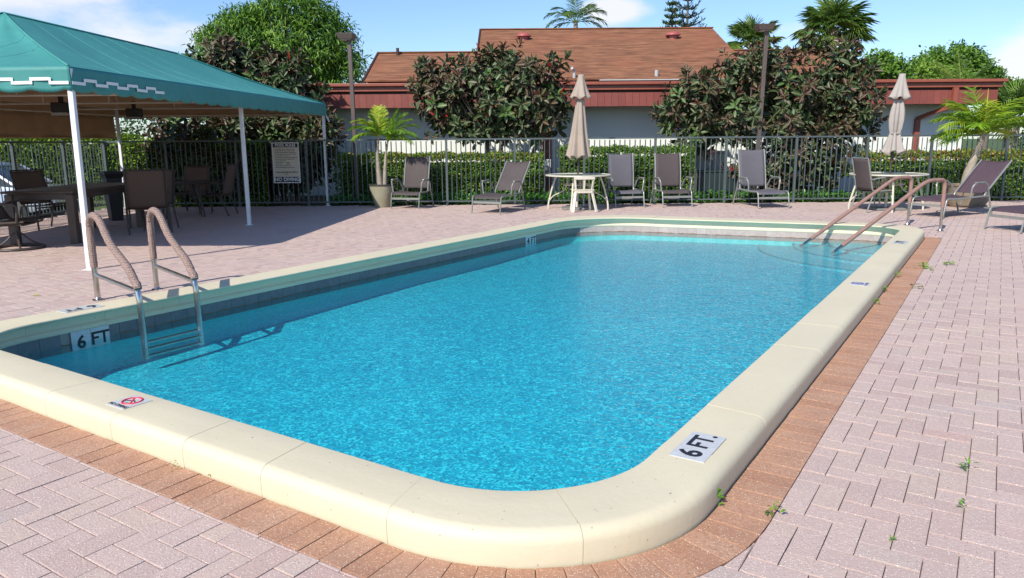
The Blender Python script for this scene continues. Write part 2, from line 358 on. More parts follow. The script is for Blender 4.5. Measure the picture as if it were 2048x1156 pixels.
m_acdark = mat('dark_green_box', (.02, .035, .035), .4, noise=(4, (.03, .05, .05), .5))
m_redpost = mat('stained_wood_post', (.26, .08, .035), .7, noise=(12, (.18, .05, .02), .6))
m_car = mat('silver_car_paint', (.50, .53, .57), .25, metal=.6, coat=.6)
m_carglass = mat('car_glass', (.015, .02, .025), .05, coat=.5)
m_tyre = mat('tyre_rubber', (.02, .02, .02), .8)
m_lamp_lens = mat('lamp_lens', (.55, .54, .5), .3)
def weave(mt, n, l, b, c):
    tc = n.new('ShaderNodeTexCoord')
    v = n.new('ShaderNodeTexVoronoi'); v.feature = 'F1'; v.distance = 'CHEBYCHEV'; v.inputs['Scale'].default_value = 62; v.inputs['Randomness'].default_value = .15; l.new(tc.outputs['Object'], v.inputs['Vector'])
    mr = n.new('ShaderNodeMapRange'); mr.inputs['From Min'].default_value = .32; mr.inputs['From Max'].default_value = .48; l.new(v.outputs['Distance'], mr.inputs[0])
    mx = n.new('ShaderNodeMix'); mx.data_type = 'RGBA'; l.new(mr.outputs[0], mx.inputs['Factor']); mx.inputs['A'].default_value = (.38, .27, .225, 1); mx.inputs['B'].default_value = (.13, .08, .062, 1)
    l.new(mx.outputs['Result'], b.inputs['Base Color'])
    bp = n.new('ShaderNodeBump'); bp.invert = True; bp.inputs['Strength'].default_value = .8; bp.inputs['Distance'].default_value = .004; l.new(v.outputs['Distance'], bp.inputs['Height']); l.new(bp.outputs[0], b.inputs['Normal'])
m_weave = mat('woven_rail_cover', (.4, .25, .2), .8, extra=weave)
m_railcov = mat('rose_rail_cover', (.30, .175, .14), .75, noise=(14, (.24, .135, .11), .6), bump=(60, .4, .003))
def ribs(mt, n, l, b, c): pass

# ------------------------------------------------------------ pool outlines
def rounded(corners, n_arc=26, step=.05, counts=None):
    """corners [(u,v,r)] clockwise; returns pts and the counts used on the straight edges"""
    k = len(corners); segs = []
    for i in range(k):
        p = Vector(corners[i][:2]); a = Vector(corners[i-1][:2]); b = Vector(corners[(i+1) % k][:2]); r = corners[i][2]
        d1 = (a-p).normalized(); d2 = (b-p).normalized(); th = math.acos(max(-1, min(1, d1.dot(d2))))
        t = r/math.tan(th/2); c = p+(d1+d2).normalized()*(r/math.sin(th/2))
        s = p+d1*t; e = p+d2*t; a0 = math.atan2(s.y-c.y, s.x-c.x); a1 = math.atan2(e.y-c.y, e.x-c.x)
        while a1-a0 > math.pi: a1 -= 2*math.pi
        while a1-a0 < -math.pi: a1 += 2*math.pi
        segs.append([(c.x+r*math.cos(a0+(a1-a0)*j/n_arc), c.y+r*math.sin(a0+(a1-a0)*j/n_arc)) for j in range(n_arc+1)])
    pts = []; cs = []
    for i in range(k):
        pts += segs[i]; s = Vector(segs[i][-1]); e = Vector(segs[(i+1) % k][0])
        n = counts[i] if counts else max(2, round((e-s).length/step)); cs.append(n)
        pts += [tuple(s.lerp(e, j/n)) for j in range(1, n)]
    return pts, cs
# order: near-right, near-left, far-left, far-right
inner, cnt = rounded([(-1.10, 2.085, .62), (-5.80, 2.085, .5), (-5.84, 11.42, 1.15), (-1.10, 12.28, .5)])
outer, _ = rounded([(-.80, 1.80, .85), (-6.13, 1.80, .75), (-6.2, 11.95, 1.45), (-.80, 12.72, .72)], counts=cnt)
NP = len(inner)
# prism walls follow `inner`; the terracotta border is `outer` pushed out by .21 on the near and right sides
def onormal(P, i):
    a = Vector(P[i-1]); b = Vector(P[(i+1) % len(P)]); t = (b-a).normalized(); return Vector((t.y, -t.x))
edge = []
cen = Vector((-3.5, 7))
for i, p in enumerate(outer):
    nn = onormal(outer, i)
    if nn.dot(Vector(p)-cen) < 0: nn = -nn
    near = (nn.y < -.25) or (nn.x > .25 and p[1] < 12.15)
    edge.append(tuple(Vector(p)+nn*(.21 if near else .0)))
def poly_tess(outer_ring, holes, z):
    rings = [[Vector((x, y, 0)) for x, y in outer_ring]]+[[Vector((x, y, 0)) for x, y in h] for h in holes]
    tris = tessellate_polygon(rings); vs = [(v.x, v.y, z) for r in rings for v in r]
    return MB().add(vs, [tuple(t) for t in tris])
def W2(P): return [tuple(UV(u, v).xy) for u, v in P]

# ------------------------------------------------------------ ground and deck
DECK = [(-8.95, -3), (14.5, -3), (14.5, 16.78), (-8.95, 16.78)]
holeW = W2(outer)
dk = obj('deck', poly_tess(DECK, [holeW], -.014), m_sand); struct(dk, 'pink paver pool deck')
g = MB()
for x0, x1, y0, y1, z in ((-400, 400, 16.78, 900, -.05), (14.5, 400, -60, 16.78, -.05), (-8.95, 14.5, -60, -3, -.05)):
    g.add([(x0, y0, z), (x1, y0, z), (x1, y1, z), (x0, y1, z)], [(0, 1, 2, 3)])
struct(obj('ground', g, m_lawn), 'grass ground beyond the pool deck')
g = MB(); g.add([(-400, -60, -.42), (-8.95, -60, -.42), (-8.95, 16.78, -.42), (-400, 16.78, -.42)], [(0, 1, 2, 3)])
g.add([(-8.95, -60, -.42), (-8.95, 16.78, -.42), (-8.95, 16.78, -.02), (-8.95, -60, -.02)], [(0, 1, 2, 3)])
g.add([(-400, 16.78, -.42), (-8.95, 16.78, -.42), (-8.95, 16.78, -.05), (-400, 16.78, -.05)], [(0, 1, 2, 3)])
struct(obj('parking_area', g, m_asph), 'asphalt parking area left of the deck')
g = MB(); g.add([(-8.9, 16.79, -.044), (13.5, 16.79, -.044), (13.5, 20.7, -.044), (-8.9, 20.7, -.044)], [(0, 1, 2, 3)])
struct(obj('planting_bed', g, m_mulch), 'mulched planting bed behind the fence')

# bricks: 90 degree herringbone clipped against the border
edgeA = np.array(edge); eN = len(edgeA)
def nearest_edge(p):
    d = edgeA-np.array(p); i = int(np.argmin((d**2).sum(1)))
    a = edgeA[i-1]; b = edgeA[(i+1) % eN]; t = (b-a)/np.linalg.norm(b-a); n = np.array([t[1], -t[0]])
    if n@(edgeA[i]-np.array([-3.5, 7])) < 0: n = -n
    return edgeA[i], n
def inside(p):
    x, y = p; c = False; j = eN-1
    for i in range(eN):
        xi, yi = edgeA[i]; xj, yj = edgeA[j]
        if (yi > y) != (yj > y) and x < (xj-xi)*(y-yi)/(yj-yi)+xi: c = not c
        j = i
    return c
def clip(poly, q, n):
    out = []
    for i in range(len(poly)):
        a = np.array(poly[i]); b = np.array(poly[(i+1) % len(poly)]); da = (a-q)@n; db = (b-q)@n
        if da >= 0: out.append(tuple(a))
        if da*db < 0: out.append(tuple(a+(b-a)*da/(da-db)))
    return out
def brick_geo(poly, h=.014, gap=.0018, bev=.0035, jz=0, tilt=(0, 0)):
    """poly in uv -> verts/faces with recessed joint and bevelled edge"""
    P = [Vector(p) for p in poly]; k = len(P); ar = sum(P[i].x*P[(i+1) % k].y-P[(i+1) % k].x*P[i].y for i in range(k))
    if ar < 0: P = P[::-1]
    c = sum(P, Vector((0, 0)))/k
    def ins(d):
        out = []
        for i in range(k):
            a = P[i-1]; b = P[i]; e = P[(i+1) % k]; d1 = (b-a).normalized(); d2 = (e-b).normalized()
            n1 = Vector((-d1.y, d1.x)); n2 = Vector((-d2.y, d2.x)); s = n1+n2; s = s/max(.35, s.dot(n1)) if s.length > 1e-6 else n1
            out.append(b+s*d)
        return out
    r0 = ins(gap); r1 = ins(gap+bev)
    zt = lambda p: jz+(p-c).x*tilt[0]+(p-c).y*tilt[1]
    vs = [UV(p.x, p.y, -h) for p in r0]+[UV(p.x, p.y, zt(p)-bev*.38) for p in r0]+[UV(p.x, p.y, zt(p)) for p in r1]
    fs = [tuple(range(2*k, 3*k))]+[(i, (i+1) % k, k+(i+1) % k, k+i) for i in range(k)]+[(k+i, k+(i+1) % k, 2*k+(i+1) % k, 2*k+i) for i in range(k)]
    return vs, fs
Wb = .1016; U0b = -.494; V0b = 2.895
bricks = []
def try_brick(rect, vertical):
    u0, u1, v0, v1 = rect; cu, cv = (u0+u1)/2, (v0+v1)/2; c = UV(cu, cv)
    if c.x < -8.9 or c.x > 13.2 or c.y > 16.74 or c.y < .9: return
    if abs(c.x)/max(c.y, .1) > .80 and c.y < 14: return      # beside the view
    q, n = nearest_edge((cu, cv)); d = math.hypot(q[0]-cu, q[1]-cv); ins = inside((cu, cv))
    if d > .125:
        if ins: return
        poly = [(u0, v0), (u1, v0), (u1, v1), (u0, v1)]
    else:
        poly = clip([(u0, v0), (u1, v0), (u1, v1), (u0, v1)], q, n)
        if len(poly) < 3: return
        ar = abs(sum(poly[i][0]*poly[(i+1) % len(poly)][1]-poly[(i+1) % len(poly)][0]*poly[i][1] for i in range(len(poly))))/2
        if ar < .0009: return
    depth = c.y
    bricks.append((math.hypot(c.x, c.y), poly, depth))
cor = [toUV(x, y) for x, y in DECK]
iu0 = int((min(c[0] for c in cor)-U0b)/Wb)-2; iu1 = int((max(c[0] for c in cor)-U0b)/Wb)+2
iv0 = int((min(c[1] for c in cor)-V0b)/Wb)-2; iv1 = int((max(c[1] for c in cor)-V0b)/Wb)+2
for i in range(iu0, iu1):
    for j in range(iv0, iv1):
        x = U0b+i*Wb; y = V0b+j*Wb; wx = x*bv.x+y*av.x; wy = x*bv.y+y*av.y
        if wy < .7 or wy > 16.9 or abs(wx) > .9*wy+1.2 : continue
        s = (i-j+3) % 4
        if s == 0: try_brick((x, x+2*Wb, y, y+Wb), False)
        elif s == 3: try_brick((x, x+Wb, y, y+2*Wb), True)
def in_view(c):
    d = Vector((c.x, c.y, -1.4)); z = d.dot(Fw)
    if z < .3: return False
    px = 1024+1495*d.dot(Rx)/z; py = 578+1495*d.dot(Dn)/z
    return -20 < px < 2068 and -20 < py < 1180
bricks.sort(key=lambda b: b[0])
singles = 0; rest = MB(); rt = []
for dist, poly, dep in bricks:
    cu = sum(p[0] for p in poly)/len(poly); cv = sum(p[1] for p in poly)/len(poly); c = UV(cu, cv)
    t = rng.random(); far = dep > 9
    jz = rng.normal()*.0009; tl = (rng.normal()*.006, rng.normal()*.006) if not far else (0, 0)
    vs, fs = brick_geo(poly, jz=jz, tilt=tl, gap=.0022 if far else .0017)
    if singles < 300 and in_view(c):
        o = obj('brick', MB().add(vs, fs), m_paver, dk, tone=(t, 0, 0, 1)); singles += 1
    else:
        rest.add(vs, fs); rt += [(t, 0, 0, 1)]*len(vs)
stuff(obj('brick_paving', rest, m_paver, dk, tone=np.array(rt)), 'remaining pink pavers of the deck')

# terracotta soldier course
arc = [0]
idx = [i for i in range(NP)]
def runs():
    # consecutive samples where the border exists
    on = [ (Vector(edge[i])-Vector(outer[i])).length > .1 for i in range(NP)]
    st = next(i for i in range(NP) if on[i] and not on[i-1]); out = []
    i = st
    while on[i % NP] and len(out) < NP: out.append(i % NP); i += 1
    return out
run = runs()
mid = [ (Vector(outer[i])+Vector(edge[i]))/2 for i in run]
cum = [0]
for a, b in zip(mid, mid[1:]): cum.append(cum[-1]+(b-a).length)
outerG = [tuple(Vector(o)+(Vector(e_)-Vector(o)).normalized()*.006) if (Vector(e_)-Vector(o)).length > .01 else o for o, e_ in zip(outer, edge)]
def at_arc(s, P):
    s = max(0, min(cum[-1]-1e-6, s)); k = max(0, int(np.searchsorted(cum, s))-1); f = (s-cum[k])/max(1e-9, cum[k+1]-cum[k])
    return Vector(P[run[k]]).lerp(Vector(P[run[k+1]]), f)
nb_ = int(cum[-1]/.1055); bl = []
for k in range(nb_):
    s0 = cum[-1]*k/nb_; s1 = cum[-1]*(k+1)/nb_
    bl.append([tuple(at_arc(s0, outerG)), tuple(at_arc(s1, outerG)), tuple(at_arc(s1, edge)), tuple(at_arc(s0, edge))])
bl.sort(key=lambda q: UV(*[sum(p[i] for p in q)/4 for i in (0, 1)]).length)
rest = MB(); rt = []; cnt_s = 0
for q in bl:
    c = UV(sum(p[0] for p in q)/4, sum(p[1] for p in q)/4); t = rng.random()
    vs, fs = brick_geo(q, jz=rng.normal()*.0009, tilt=(rng.normal()*.006, rng.normal()*.006), gap=.0015)
    if in_view(c) and cnt_s < 290: obj('border_brick', MB().add(vs, fs), m_border, dk, tone=(t, 0, 0, 1)); cnt_s += 1
    else: rest.add(vs, fs); rt += [(t, 0, 0, 1)]*len(vs)
if rest.v: stuff(obj('border_paving', rest, m_border, dk, tone=np.array(rt)), 'remaining terracotta border pavers')

# ------------------------------------------------------------ pool
WATER = -.125
pool = bpy.data.objects.new('swimming_pool', None); C.objects.link(pool); pool['kind'] = 'structure'; pool['label'] = 'blue swimming pool with raised cream coping'
prof = [(.125, -.030), (.096, -.029), (.090, -.020), (.090, .004), (.096, .012), (.106, .020), (.109, .045), (.105, .072), (.088, .090), (.05, .098), (.012, .101), (.002, .107), (.0, .114), (.004, .120), (.014, .122)]
def sect(i, f_out=None):
    a = Vector(inner[i % NP]); b = Vector(outer[i % NP]); Wd = (b-a).length; d = (b-a).normalized(); out = []
    for s, z in prof: out.append((a+d*s, z))
    for k in range(0, 3): out.append((a+d*(.12+(Wd-.2)*k/2.5*.8), .1222))
    rr = .048
    for k in range(0, 7):
        t = k/6*math.pi/2; out.append((a+d*(Wd-rr+rr*math.sin(t)), .122-rr+rr*math.cos(t)))
    out.append((a+d*Wd, .03)); out.append((a+d*(Wd-.003), -.02))
    return [UV(p.x, p.y, z) for p, z in out]
joints_uv = [(-4.083, 1.8), (-3.441, 1.8), (-2.90, 1.8), (-2.385, 1.8), (-1.703, 1.8), (-1.087, 2.07), (-.8, 2.83), (-.8, 3.40), (-.8, 4.04), (-.8, 4.756), (-.8, 5.41), (-.8, 6.04), (-.8, 6.9), (-.8, 7.55), (-.8, 8.2), (-.8, 8.85), (-.8, 9.5), (-.8, 10.15), (-.8, 10.8), (-.8, 11.45), (-1.0, 12.5)]
oa = np.array(outer); js = sorted({int(np.argmin(((oa-np.array(q))**2).sum(1))) for q in joints_uv})
# fill the rest every ~.65 m
full = []; 
for a, b in zip(js, js[1:]+[js[0]+NP]):
    ln = sum((Vector(outer[(k+1) % NP])-Vector(outer[k % NP])).length for k in range(a, b)); m_ = max(1, round(ln/.68))
    full += [a+round((b-a)*q/m_) for q in range(m_)]
full = sorted(full); full.append(full[0]+NP)
for a, b in zip(full, full[1:]):
    if b-a < 1: continue
    rings = []
    for k in range(a, b+1):
        sc_ = sect(k)
        if k == a or k == b:   # pull the end back for the joint
            o2 = sect(k+1 if k == a else k-1); sc_ = [p.lerp(q, .0009/max(1e-4, (q-p).length)) for p, q in zip(sc_, o2)]
        rings.append(sc_)
    m_ = len(rings[0]); vs = [p for r_ in rings for p in r_]; fs = []
    dz = rng.normal()*.0008
    vs = [p+Vector((0, 0, dz)) for p in vs]
    for k in range(len(rings)-1):
        for j in range(m_-1): fs.append((k*m_+j, k*m_+j+1, (k+1)*m_+j+1, (k+1)*m_+j))
    fs.append(tuple(range(m_))[::-1]); fs.append(tuple(range((len(rings)-1)*m_, len(rings)*m_)))
    obj('coping_stone', MB().add(vs, fs), m_cream, pool, smooth='auto')
# mortar bed closing the joints from below
mb = MB(); rr = []
for k in range(NP):
    a = Vector(inner[k]); b = Vector(outer[k]); d = (b-a).normalized(); Wd = (b-a).length
    rr.append([UV(*(a+d*s), z) for s, z in ((.115, -.03), (.115, .112), (.13, .1185), (Wd-.07, .1185), (Wd-.012, .07), (Wd-.006, -.02))])
for k in range(NP):
    o = len(mb.v); A = rr[k]; B = rr[(k+1) % NP]; mb.add(A+B, [(j, j+1, 7+j, 6+j) for j in range(5)])
m_mortar = mat('joint_mortar', (.46, .40, .27), .9)
obj('coping_mortar', mb, m_mortar, pool)
# shell: walls and floor at their apparent depth below the surface
def floor_z(v): return -.42+.10*min(1, max(0, (v-2)/5))+.07*min(1, max(0, (v-8.5)/3.5))
off = .106
wallp = []
for i in range(NP):
    a = Vector(inner[i]); d = (Vector(outer[i])-a).normalized(); wallp.append(a+d*off)
mb = MB()
for k in range(NP):
    A = wallp[k]; B = wallp[(k+1) % NP]; zA = floor_z(A.y); zB = floor_z(B.y)
    ins = lambda p: p+(Vector((-3.45, 7))-p).normalized()*.05
    mb.add([UV(A.x, A.y, -.180), UV(B.x, B.y, -.180), UV(B.x, B.y, zB+.05), UV(A.x, A.y, zA+.05), UV(*ins(B), zB), UV(*ins(A), zA)], [(0, 1, 2, 3), (3, 2, 4, 5)])
m_wallp = mat('light_lifted_wall_plaster', (.008, .60, .58), .7, noise=[(24, (.02, .70, .68), .5)])  # colour lightened to stand in for water-scattered light on the shaded wall
obj('pool_wall', mb, m_wallp, pool, smooth=True)
mb = MB(); rows = 60
def span(v):
    us = []
    for k in range(NP):
        A = wallp[k]; B = wallp[(k+1) % NP]
        if (A.y-v)*(B.y-v) <= 0 and abs(A.y-B.y) > 1e-9: us.append(A.x+(B.x-A.x)*(v-A.y)/(B.y-A.y))
    return (min(us)+.0, max(us)-.0)
vmin = min(p.y for p in wallp)+.004; vmax = max(p.y for p in wallp)-.004
prev = None
for r_ in range(rows+1):
    v = vmin+(vmax-vmin)*(.5-.5*math.cos(math.pi*r_/rows)); u0, u1 = span(v)
    row = [UV(u0+(u1-u0)*k/20, v, floor_z(v)) for k in range(21)]; o = len(mb.v); mb.v += [tuple(p) for p in row]
    if prev is not None: mb.f += [(prev+k, prev+k+1, o+k+1, o+k) for k in range(20)]
    prev = o
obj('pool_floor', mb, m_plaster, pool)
# entry steps: quarter rounds in the far right corner (heights as seen through the water)
m_stepe = mat('dark_step_edge', (.02, .27, .33), .6)
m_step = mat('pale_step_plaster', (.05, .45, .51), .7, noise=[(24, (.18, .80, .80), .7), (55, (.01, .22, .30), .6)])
cu, cv = -1.06, 12.3
for rad, z in ((1.05, -.165), (1.55, -.205), (2.05, -.245)):
    a0, a1 = math.pi, 1.5*math.pi; arcp = [(cu+rad*math.cos(a0+(a1-a0)*k/24), cv+rad*1.05*math.sin(a0+(a1-a0)*k/24)) for k in range(25)]
    base = [(cu, cv)]; mb = MB()
    vs = [UV(cu, cv, z)]+[UV(min(u, -1.03), v, z) for u, v in arcp]+[UV(min(u, -1.03), v, -.5) for u, v in arcp]
    mb.add(vs, [(0, k+1, k+2) for k in range(24)]+[(k+1, k+26, k+27, k+2) for k in range(24)]); so = obj('entry_step', mb, m_step, pool); obj('step_edge', MB().tube([UV(min(u, -1.03), v, z+.001) for u, v in arcp], .009, 5), m_stepe, so)
# waterline tiles
cumw = [0]
for k in range(NP): cumw.append(cumw[-1]+(wallp[(k+1) % NP]-wallp[k]).length)
def wat(s):
    s %= cumw[-1]; k = min(NP-1, int(np.searchsorted(cumw, s, side='right'))-1); f = (s-cumw[k])/max(1e-9, cumw[k+1]-cumw[k]); return wallp[k].lerp(wallp[(k+1) % NP], f)
mb = MB()
for k in range(NP):
    A = wallp[k]; B = wallp[(k+1) % NP]; mb.add([UV(A.x, A.y, -.180), UV(B.x, B.y, -.180), UV(B.x, B.y, -.028), UV(A.x, A.y, -.028)], [(0, 1, 2, 3)])
obj('tile_grout', mb, m_grout, pool)
nt_ = int(cumw[-1]/.1535); tl = cumw[-1]/nt_
dark_far = []
def depth_tile(p): # places of the two printed depth markers on the left wall
    return p.x < -5.6 and (2.83 < p.y < 3.15 or 9.53 < p.y < 9.84)
for k in range(nt_):
    s0 = k*tl+.0015; s1 = (k+1)*tl-.0015; pc = wat((s0+s1)/2)
    if pc.x > -1.4 and pc.y < 10: continue     # hidden under the near and right coping
    if pc.y < 2.4 and pc.x > -5.4: continue
    if depth_tile(pc): continue
    mb = MB(); pts = [wat(s0), wat((s0+s1)/2), wat(s1)]
    tdir = (pts[2]-pts[0]).normalized(); nn = Vector((tdir.y, -tdir.x)); nn = nn if nn.dot(Vector((-3.45, 7))-pc) > 0 else -nn
    vs = []
    for p in pts:
        for z in (-.178, -.0305): vs += [UV(*(p+nn*.006), z)]
    for p in pts:
        for z in (-.178, -.0305): vs += [UV(*p, z)]
    fs = [(0, 2, 3, 1), (2, 4, 5, 3), (1, 3, 9, 7), (3, 5, 11, 9), (0, 1, 7, 6), (4, 10, 11, 5), (0, 6, 8, 2), (2, 8, 10, 4)]
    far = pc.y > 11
    obj('waterline_tile', MB().add(vs, fs), m_tile_lit_shaded, pool, tone=((.75 if far else .15)+rng.random()*.25, 0, 0, 1))  # far wall tiles take the sunlit tone, all others the shaded one

m_stain = mat('waterline_scum', (.22, .105, .05), .8)
mb = MB()
for k in range(NP):
    A = wallp[k]; B = wallp[(k+1) % NP]
    if A.x > -1.3: continue
    nA = (Vector((-3.45, 7))-A).normalized()*.011; nB = (Vector((-3.45, 7))-B).normalized()*.011; j_ = .003*math.sin(k*1.7)+.002*math.sin(k*.61)
    mb.add([UV(*(A+nA), WATER+.001), UV(*(B+nB), WATER+.001), UV(*(B+nB), WATER+.008+j_), UV(*(A+nA), WATER+.008+j_)], [(0, 1, 2, 3)])
obj('waterline_stain', mb, m_stain, pool)
# water: surface that reflects by Fresnel and lets light through, body that absorbs red
mt = bpy.data.materials.new('pool_water'); mt.use_nodes = True; n = mt.node_tree.nodes; l = mt.node_tree.links; n.clear()
out = n.new('ShaderNodeOutputMaterial'); tr = n.new('ShaderNodeBsdfTransparent'); tr.inputs[0].default_value = (.93, .985, 1, 1)
gl = n.new('ShaderNodeBsdfGlossy'); gl.inputs['Roughness'].default_value = .03; mx = n.new('ShaderNodeMixShader'); fr = n.new('ShaderNodeFresnel'); fr.inputs[0].default_value = 1.33
tc = n.new('ShaderNodeTexCoord')
n1 = n.new('ShaderNodeTexNoise'); n1.inputs['Scale'].default_value = 26; n1.inputs['Detail'].default_value = 3; n1.inputs['Roughness'].default_value = .6; n1.inputs['Distortion'].default_value = .8
n2 = n.new('ShaderNodeTexNoise'); n2.inputs['Scale'].default_value = 5; n2.inputs['Detail'].default_value = 2
b1 = n.new('ShaderNodeBump'); b1.inputs['Strength'].default_value = 1; b1.inputs['Distance'].default_value = .008
b2 = n.new('ShaderNodeBump'); b2.inputs['Strength'].default_value = 1; b2.inputs['Distance'].default_value = .006
for q in (n1, n2): l.new(tc.outputs['Object'], q.inputs['Vector'])
l.new(n2.outputs['Fac'], b2.inputs['Height']); l.new(n1.outputs['Fac'], b1.inputs['Height']); l.new(b2.outputs[0], b1.inputs['Normal'])
for q in (gl, fr): l.new(b1.outputs[0], q.inputs['Normal'])
ge = n.new('ShaderNodeNewGeometry'); ir = n.new('ShaderNodeMapRange'); ir.inputs['To Min'].default_value = 1.33; ir.inputs['To Max'].default_value = 1/1.33   # rays do not bend here, so both faces reflect alike
l.new(ge.outputs['Backfacing'], ir.inputs['Value']); l.new(ir.outputs[0], fr.inputs[0])
l.new(fr.outputs[0], mx.inputs[0]); l.new(tr.outputs[0], mx.inputs[1]); l.new(gl.outputs[0], mx.inputs[2]); l.new(mx.outputs[0], out.inputs['Surface'])
va = n.new('ShaderNodeVolumeAbsorption'); va.inputs['Color'].default_value = (.0, .80, .92, 1); va.inputs['Density'].default_value = .7; l.new(va.outputs[0], out.inputs['Volume'])
m_water = mt
ring = [wallp[i]+(wallp[i]-Vector((-3.45, 7))).normalized()*.004 for i in range(NP)]
mb = MB(); mb.add([UV(*p, WATER) for p in ring], [tuple(range(NP))[::-1]])
mb.add([UV(*p, -.55) for p in ring], [tuple(range(NP))])
mb.f += [(i, (i+1) % NP, NP+(i+1) % NP, NP+i) for i in range(NP)]
wo = obj('water', mb, m_water); struct(wo, 'rippled turquoise pool water')

# ------------------------------------------------------------ text helper
def text_mesh(s, size, bold=0.0, align='CENTER', extr=.0004, space=1.0):
    cu_ = bpy.data.curves.new('t', 'FONT'); cu_.body = s; cu_.size = size; cu_.align_x = align; cu_.align_y = 'CENTER'; cu_.extrude = extr; cu_.offset = bold; cu_.space_character = space; cu_.resolution_u = 3
    o = bpy.data.objects.new('t', cu_); me = bpy.data.meshes.new_from_object(o); bpy.data.objects.remove(o); bpy.data.curves.remove(cu_); return me
def text(name, s, size, m, parent, M, **k):
    me = text_mesh(s, size, **k); me.materials.append(m); o = link(name, me, parent); o.matrix_local = M; return o
def frame_M(origin, right, up):
    r_ = Vector(right).normalized(); u_ = Vector(up).normalized(); n_ = r_.cross(u_)
    return Matrix.Translation(origin) @ Matrix((r_, u_, n_)).transposed().to_4x4()
def marker(label, origin, right, up, w, h, parts, two=True, thick=.003):
    M = frame_M(origin, right, up); t = thing('depth_marker', label, 'marker'); t.matrix_world = M
    if two:
        for sx in (-1, 1): obj('tile', MB().box((sx*w/4, 0, thick/2), (w/2-.003, h, thick)), m_markw, t)
    else: obj('tile', MB().box((0, 0, thick/2), (w, h, thick)), m_markw, t)
    for s, size, x, y, b_, m_ in parts: text('lettering', s, size, m_, t, Matrix.Translation((x, y, thick+.0006)), bold=b_)
    return t
ru, rv = bv.copy(), av.copy()
marker('white 6 FT depth marker on the right coping nearest the camera', UV(-.957, 2.921, .1232), rv, -ru, .298, .149, [('6', .135, -.085, 0, .004, m_markb), ('FT.', .125, .062, 0, .003, m_markb)])
marker('white 6 FT depth marker on top of the left coping by the ladder', UV(-5.99, 2.99, .1232), -rv, ru, .298, .149, [('6', .135, -.085, 0, .004, m_markb), ('FT', .125, .062, 0, .003, m_markb)])
marker('small dark depth marker on the far end of the right coping', UV(-.95, 10.35, .1232), rv, -ru, .298, .149, [('3', .135, -.085, 0, .006, m_markb), ('FT', .125, .062, 0, .006, m_markb)])
marker('6 FT depth tiles set in the waterline of the left wall', UV(-5.899, 2.99, -.104), rv, (0, 0, 1), .30, .152, [('6', .14, -.075, -.018, .004, m_markb), ('FT', .14, .072, -.012, .003, m_markb)], thick=.0065)
marker('4 FT depth tiles in the far part of the left wall', UV(-5.922, 9.685, -.104), rv, (0, 0, 1), .30, .152, [('4', .14, -.075, 0, .004, m_markb), ('FT', .14, .072, 0, .003, m_markb)], thick=.0065)
def nodiving(label, origin, right, up, ringm, tm, w=.152, faded=False):
    M = frame_M(origin, right, up); t = thing('no_diving_marker', label, 'marker'); t.matrix_world = M
    obj('tile', MB().box((0, 0, .0015), (w, w, .003)), m_markw, t)
    ringp = [(.047*math.cos(a*math.pi/16), .016+.047*math.sin(a*math.pi/16), .0025) for a in range(32)]
    obj('ring', MB().tube(ringp, .0055 if not faded else .004, 6, closed=True), ringm, t)
    obj('slash', MB().bar((-.033, .049, .0038), (.033, -.017, .0038), .009, .0015), ringm, t)
    d = MB(); d.bar((-.03, .008, .0034), (.01, .024, .0034), .010, .0008); d.bar((.008, .022, .0034), (.03, .012, .0034), .006, .0008)
    d.lathe([(.0001, .0034), (.007, .0034), (.007, .0040), (.0001, .0040)], 10, (-.036, .004, 0))
    d.bar((-.04, -.012, .0034), (.04, -.012, .0034), .003, .0008); obj('diver_figure', d, m_markb if not faded else m_blue_tint, t)
    text('lettering', 'NO DIVING', .029, tm, t, Matrix.Translation((0, -.056, .0036)), bold=.001)
nodiving('no diving tile with red slashed circle on the near coping', UV(-3.56, 1.955, .1232), ru, rv, m_markr, m_markb)
nodiving('faded no diving tile halfway along the right coping', UV(-.95, 7.17, .1232), rv, -ru, m_blue_tint, m_blue_tint)

# ------------------------------------------------------------ ladder
def curve(ctrl, n=6):
    """rounded polyline through control points [(pt, radius)]"""
    pts = [Vector(p) for p, _ in ctrl]; out = [pts[0]]
    for i in range(1, len(pts)-1):
        r_ = ctrl[i][1]; d1 = (pts[i-1]-pts[i]); d2 = (pts[i+1]-pts[i]); r_ = min(r_, d1.length*.49, d2.length*.49)
        a = pts[i]+d1.normalized()*r_; b = pts[i]+d2.normalized()*r_
        for k in range(n+1): t = k/n; out.append(a*(1-t)**2+pts[i]*2*t*(1-t)+b*t*t)
    out.append(pts[-1]); return out
lad = thing('pool_ladder', 'stainless pool ladder with woven covered handles at the left side', 'ladder', UV(-6.2, 3.7, 0))
inv = Matrix.Translation(-lad.location)
def L_(p): return Vector(p)-lad.location
for va_, vb_ in ((3.555, 3.245), (4.13, 3.745)):
    def Q(f, z): return L_(UV(-6.8+1.2*f, va_+(vb_-va_)*f, z))
    hd = curve([(Q(0, 0), 0), (Q(-.01, .44), .1), (Q(.0, .77), .17), (Q(.25, .79), .15), (Q(.46, .58), .12), (Q(.88, .40), .2), (Q(1.0, .26), .12), (Q(1.02, -.29), 0)], 7)
    obj('handle', MB().tube(hd, .024, 12), m_steel, lad, smooth='auto')
    cov = [p for p in hd if p.z > .33] 
    # the cover runs from the post over the loop to just above the pool side joint
    cov2 = [Q(-.008, .30)]+cov+[Q(.985, .31), Q(1.0, .275)]
    rad = [.032+.0015*math.sin(k*2.3) for k in range(len(cov2))]; rad[0] = rad[-1] = .030
    obj('handle_cover', MB().tube(cov2, rad, 14), m_weave, lad, smooth='auto')
    obj('crossbar', MB().tube([Q(0, .235), Q(1.0, .255)], .019, 10), m_steel, lad, smooth='auto')
    obj('deck_flange', MB().lathe([(.05, 0), (.05, .006), (.03, .012), (.022, .03)], 18, Q(0, 0)), m_steel, lad, smooth='auto')
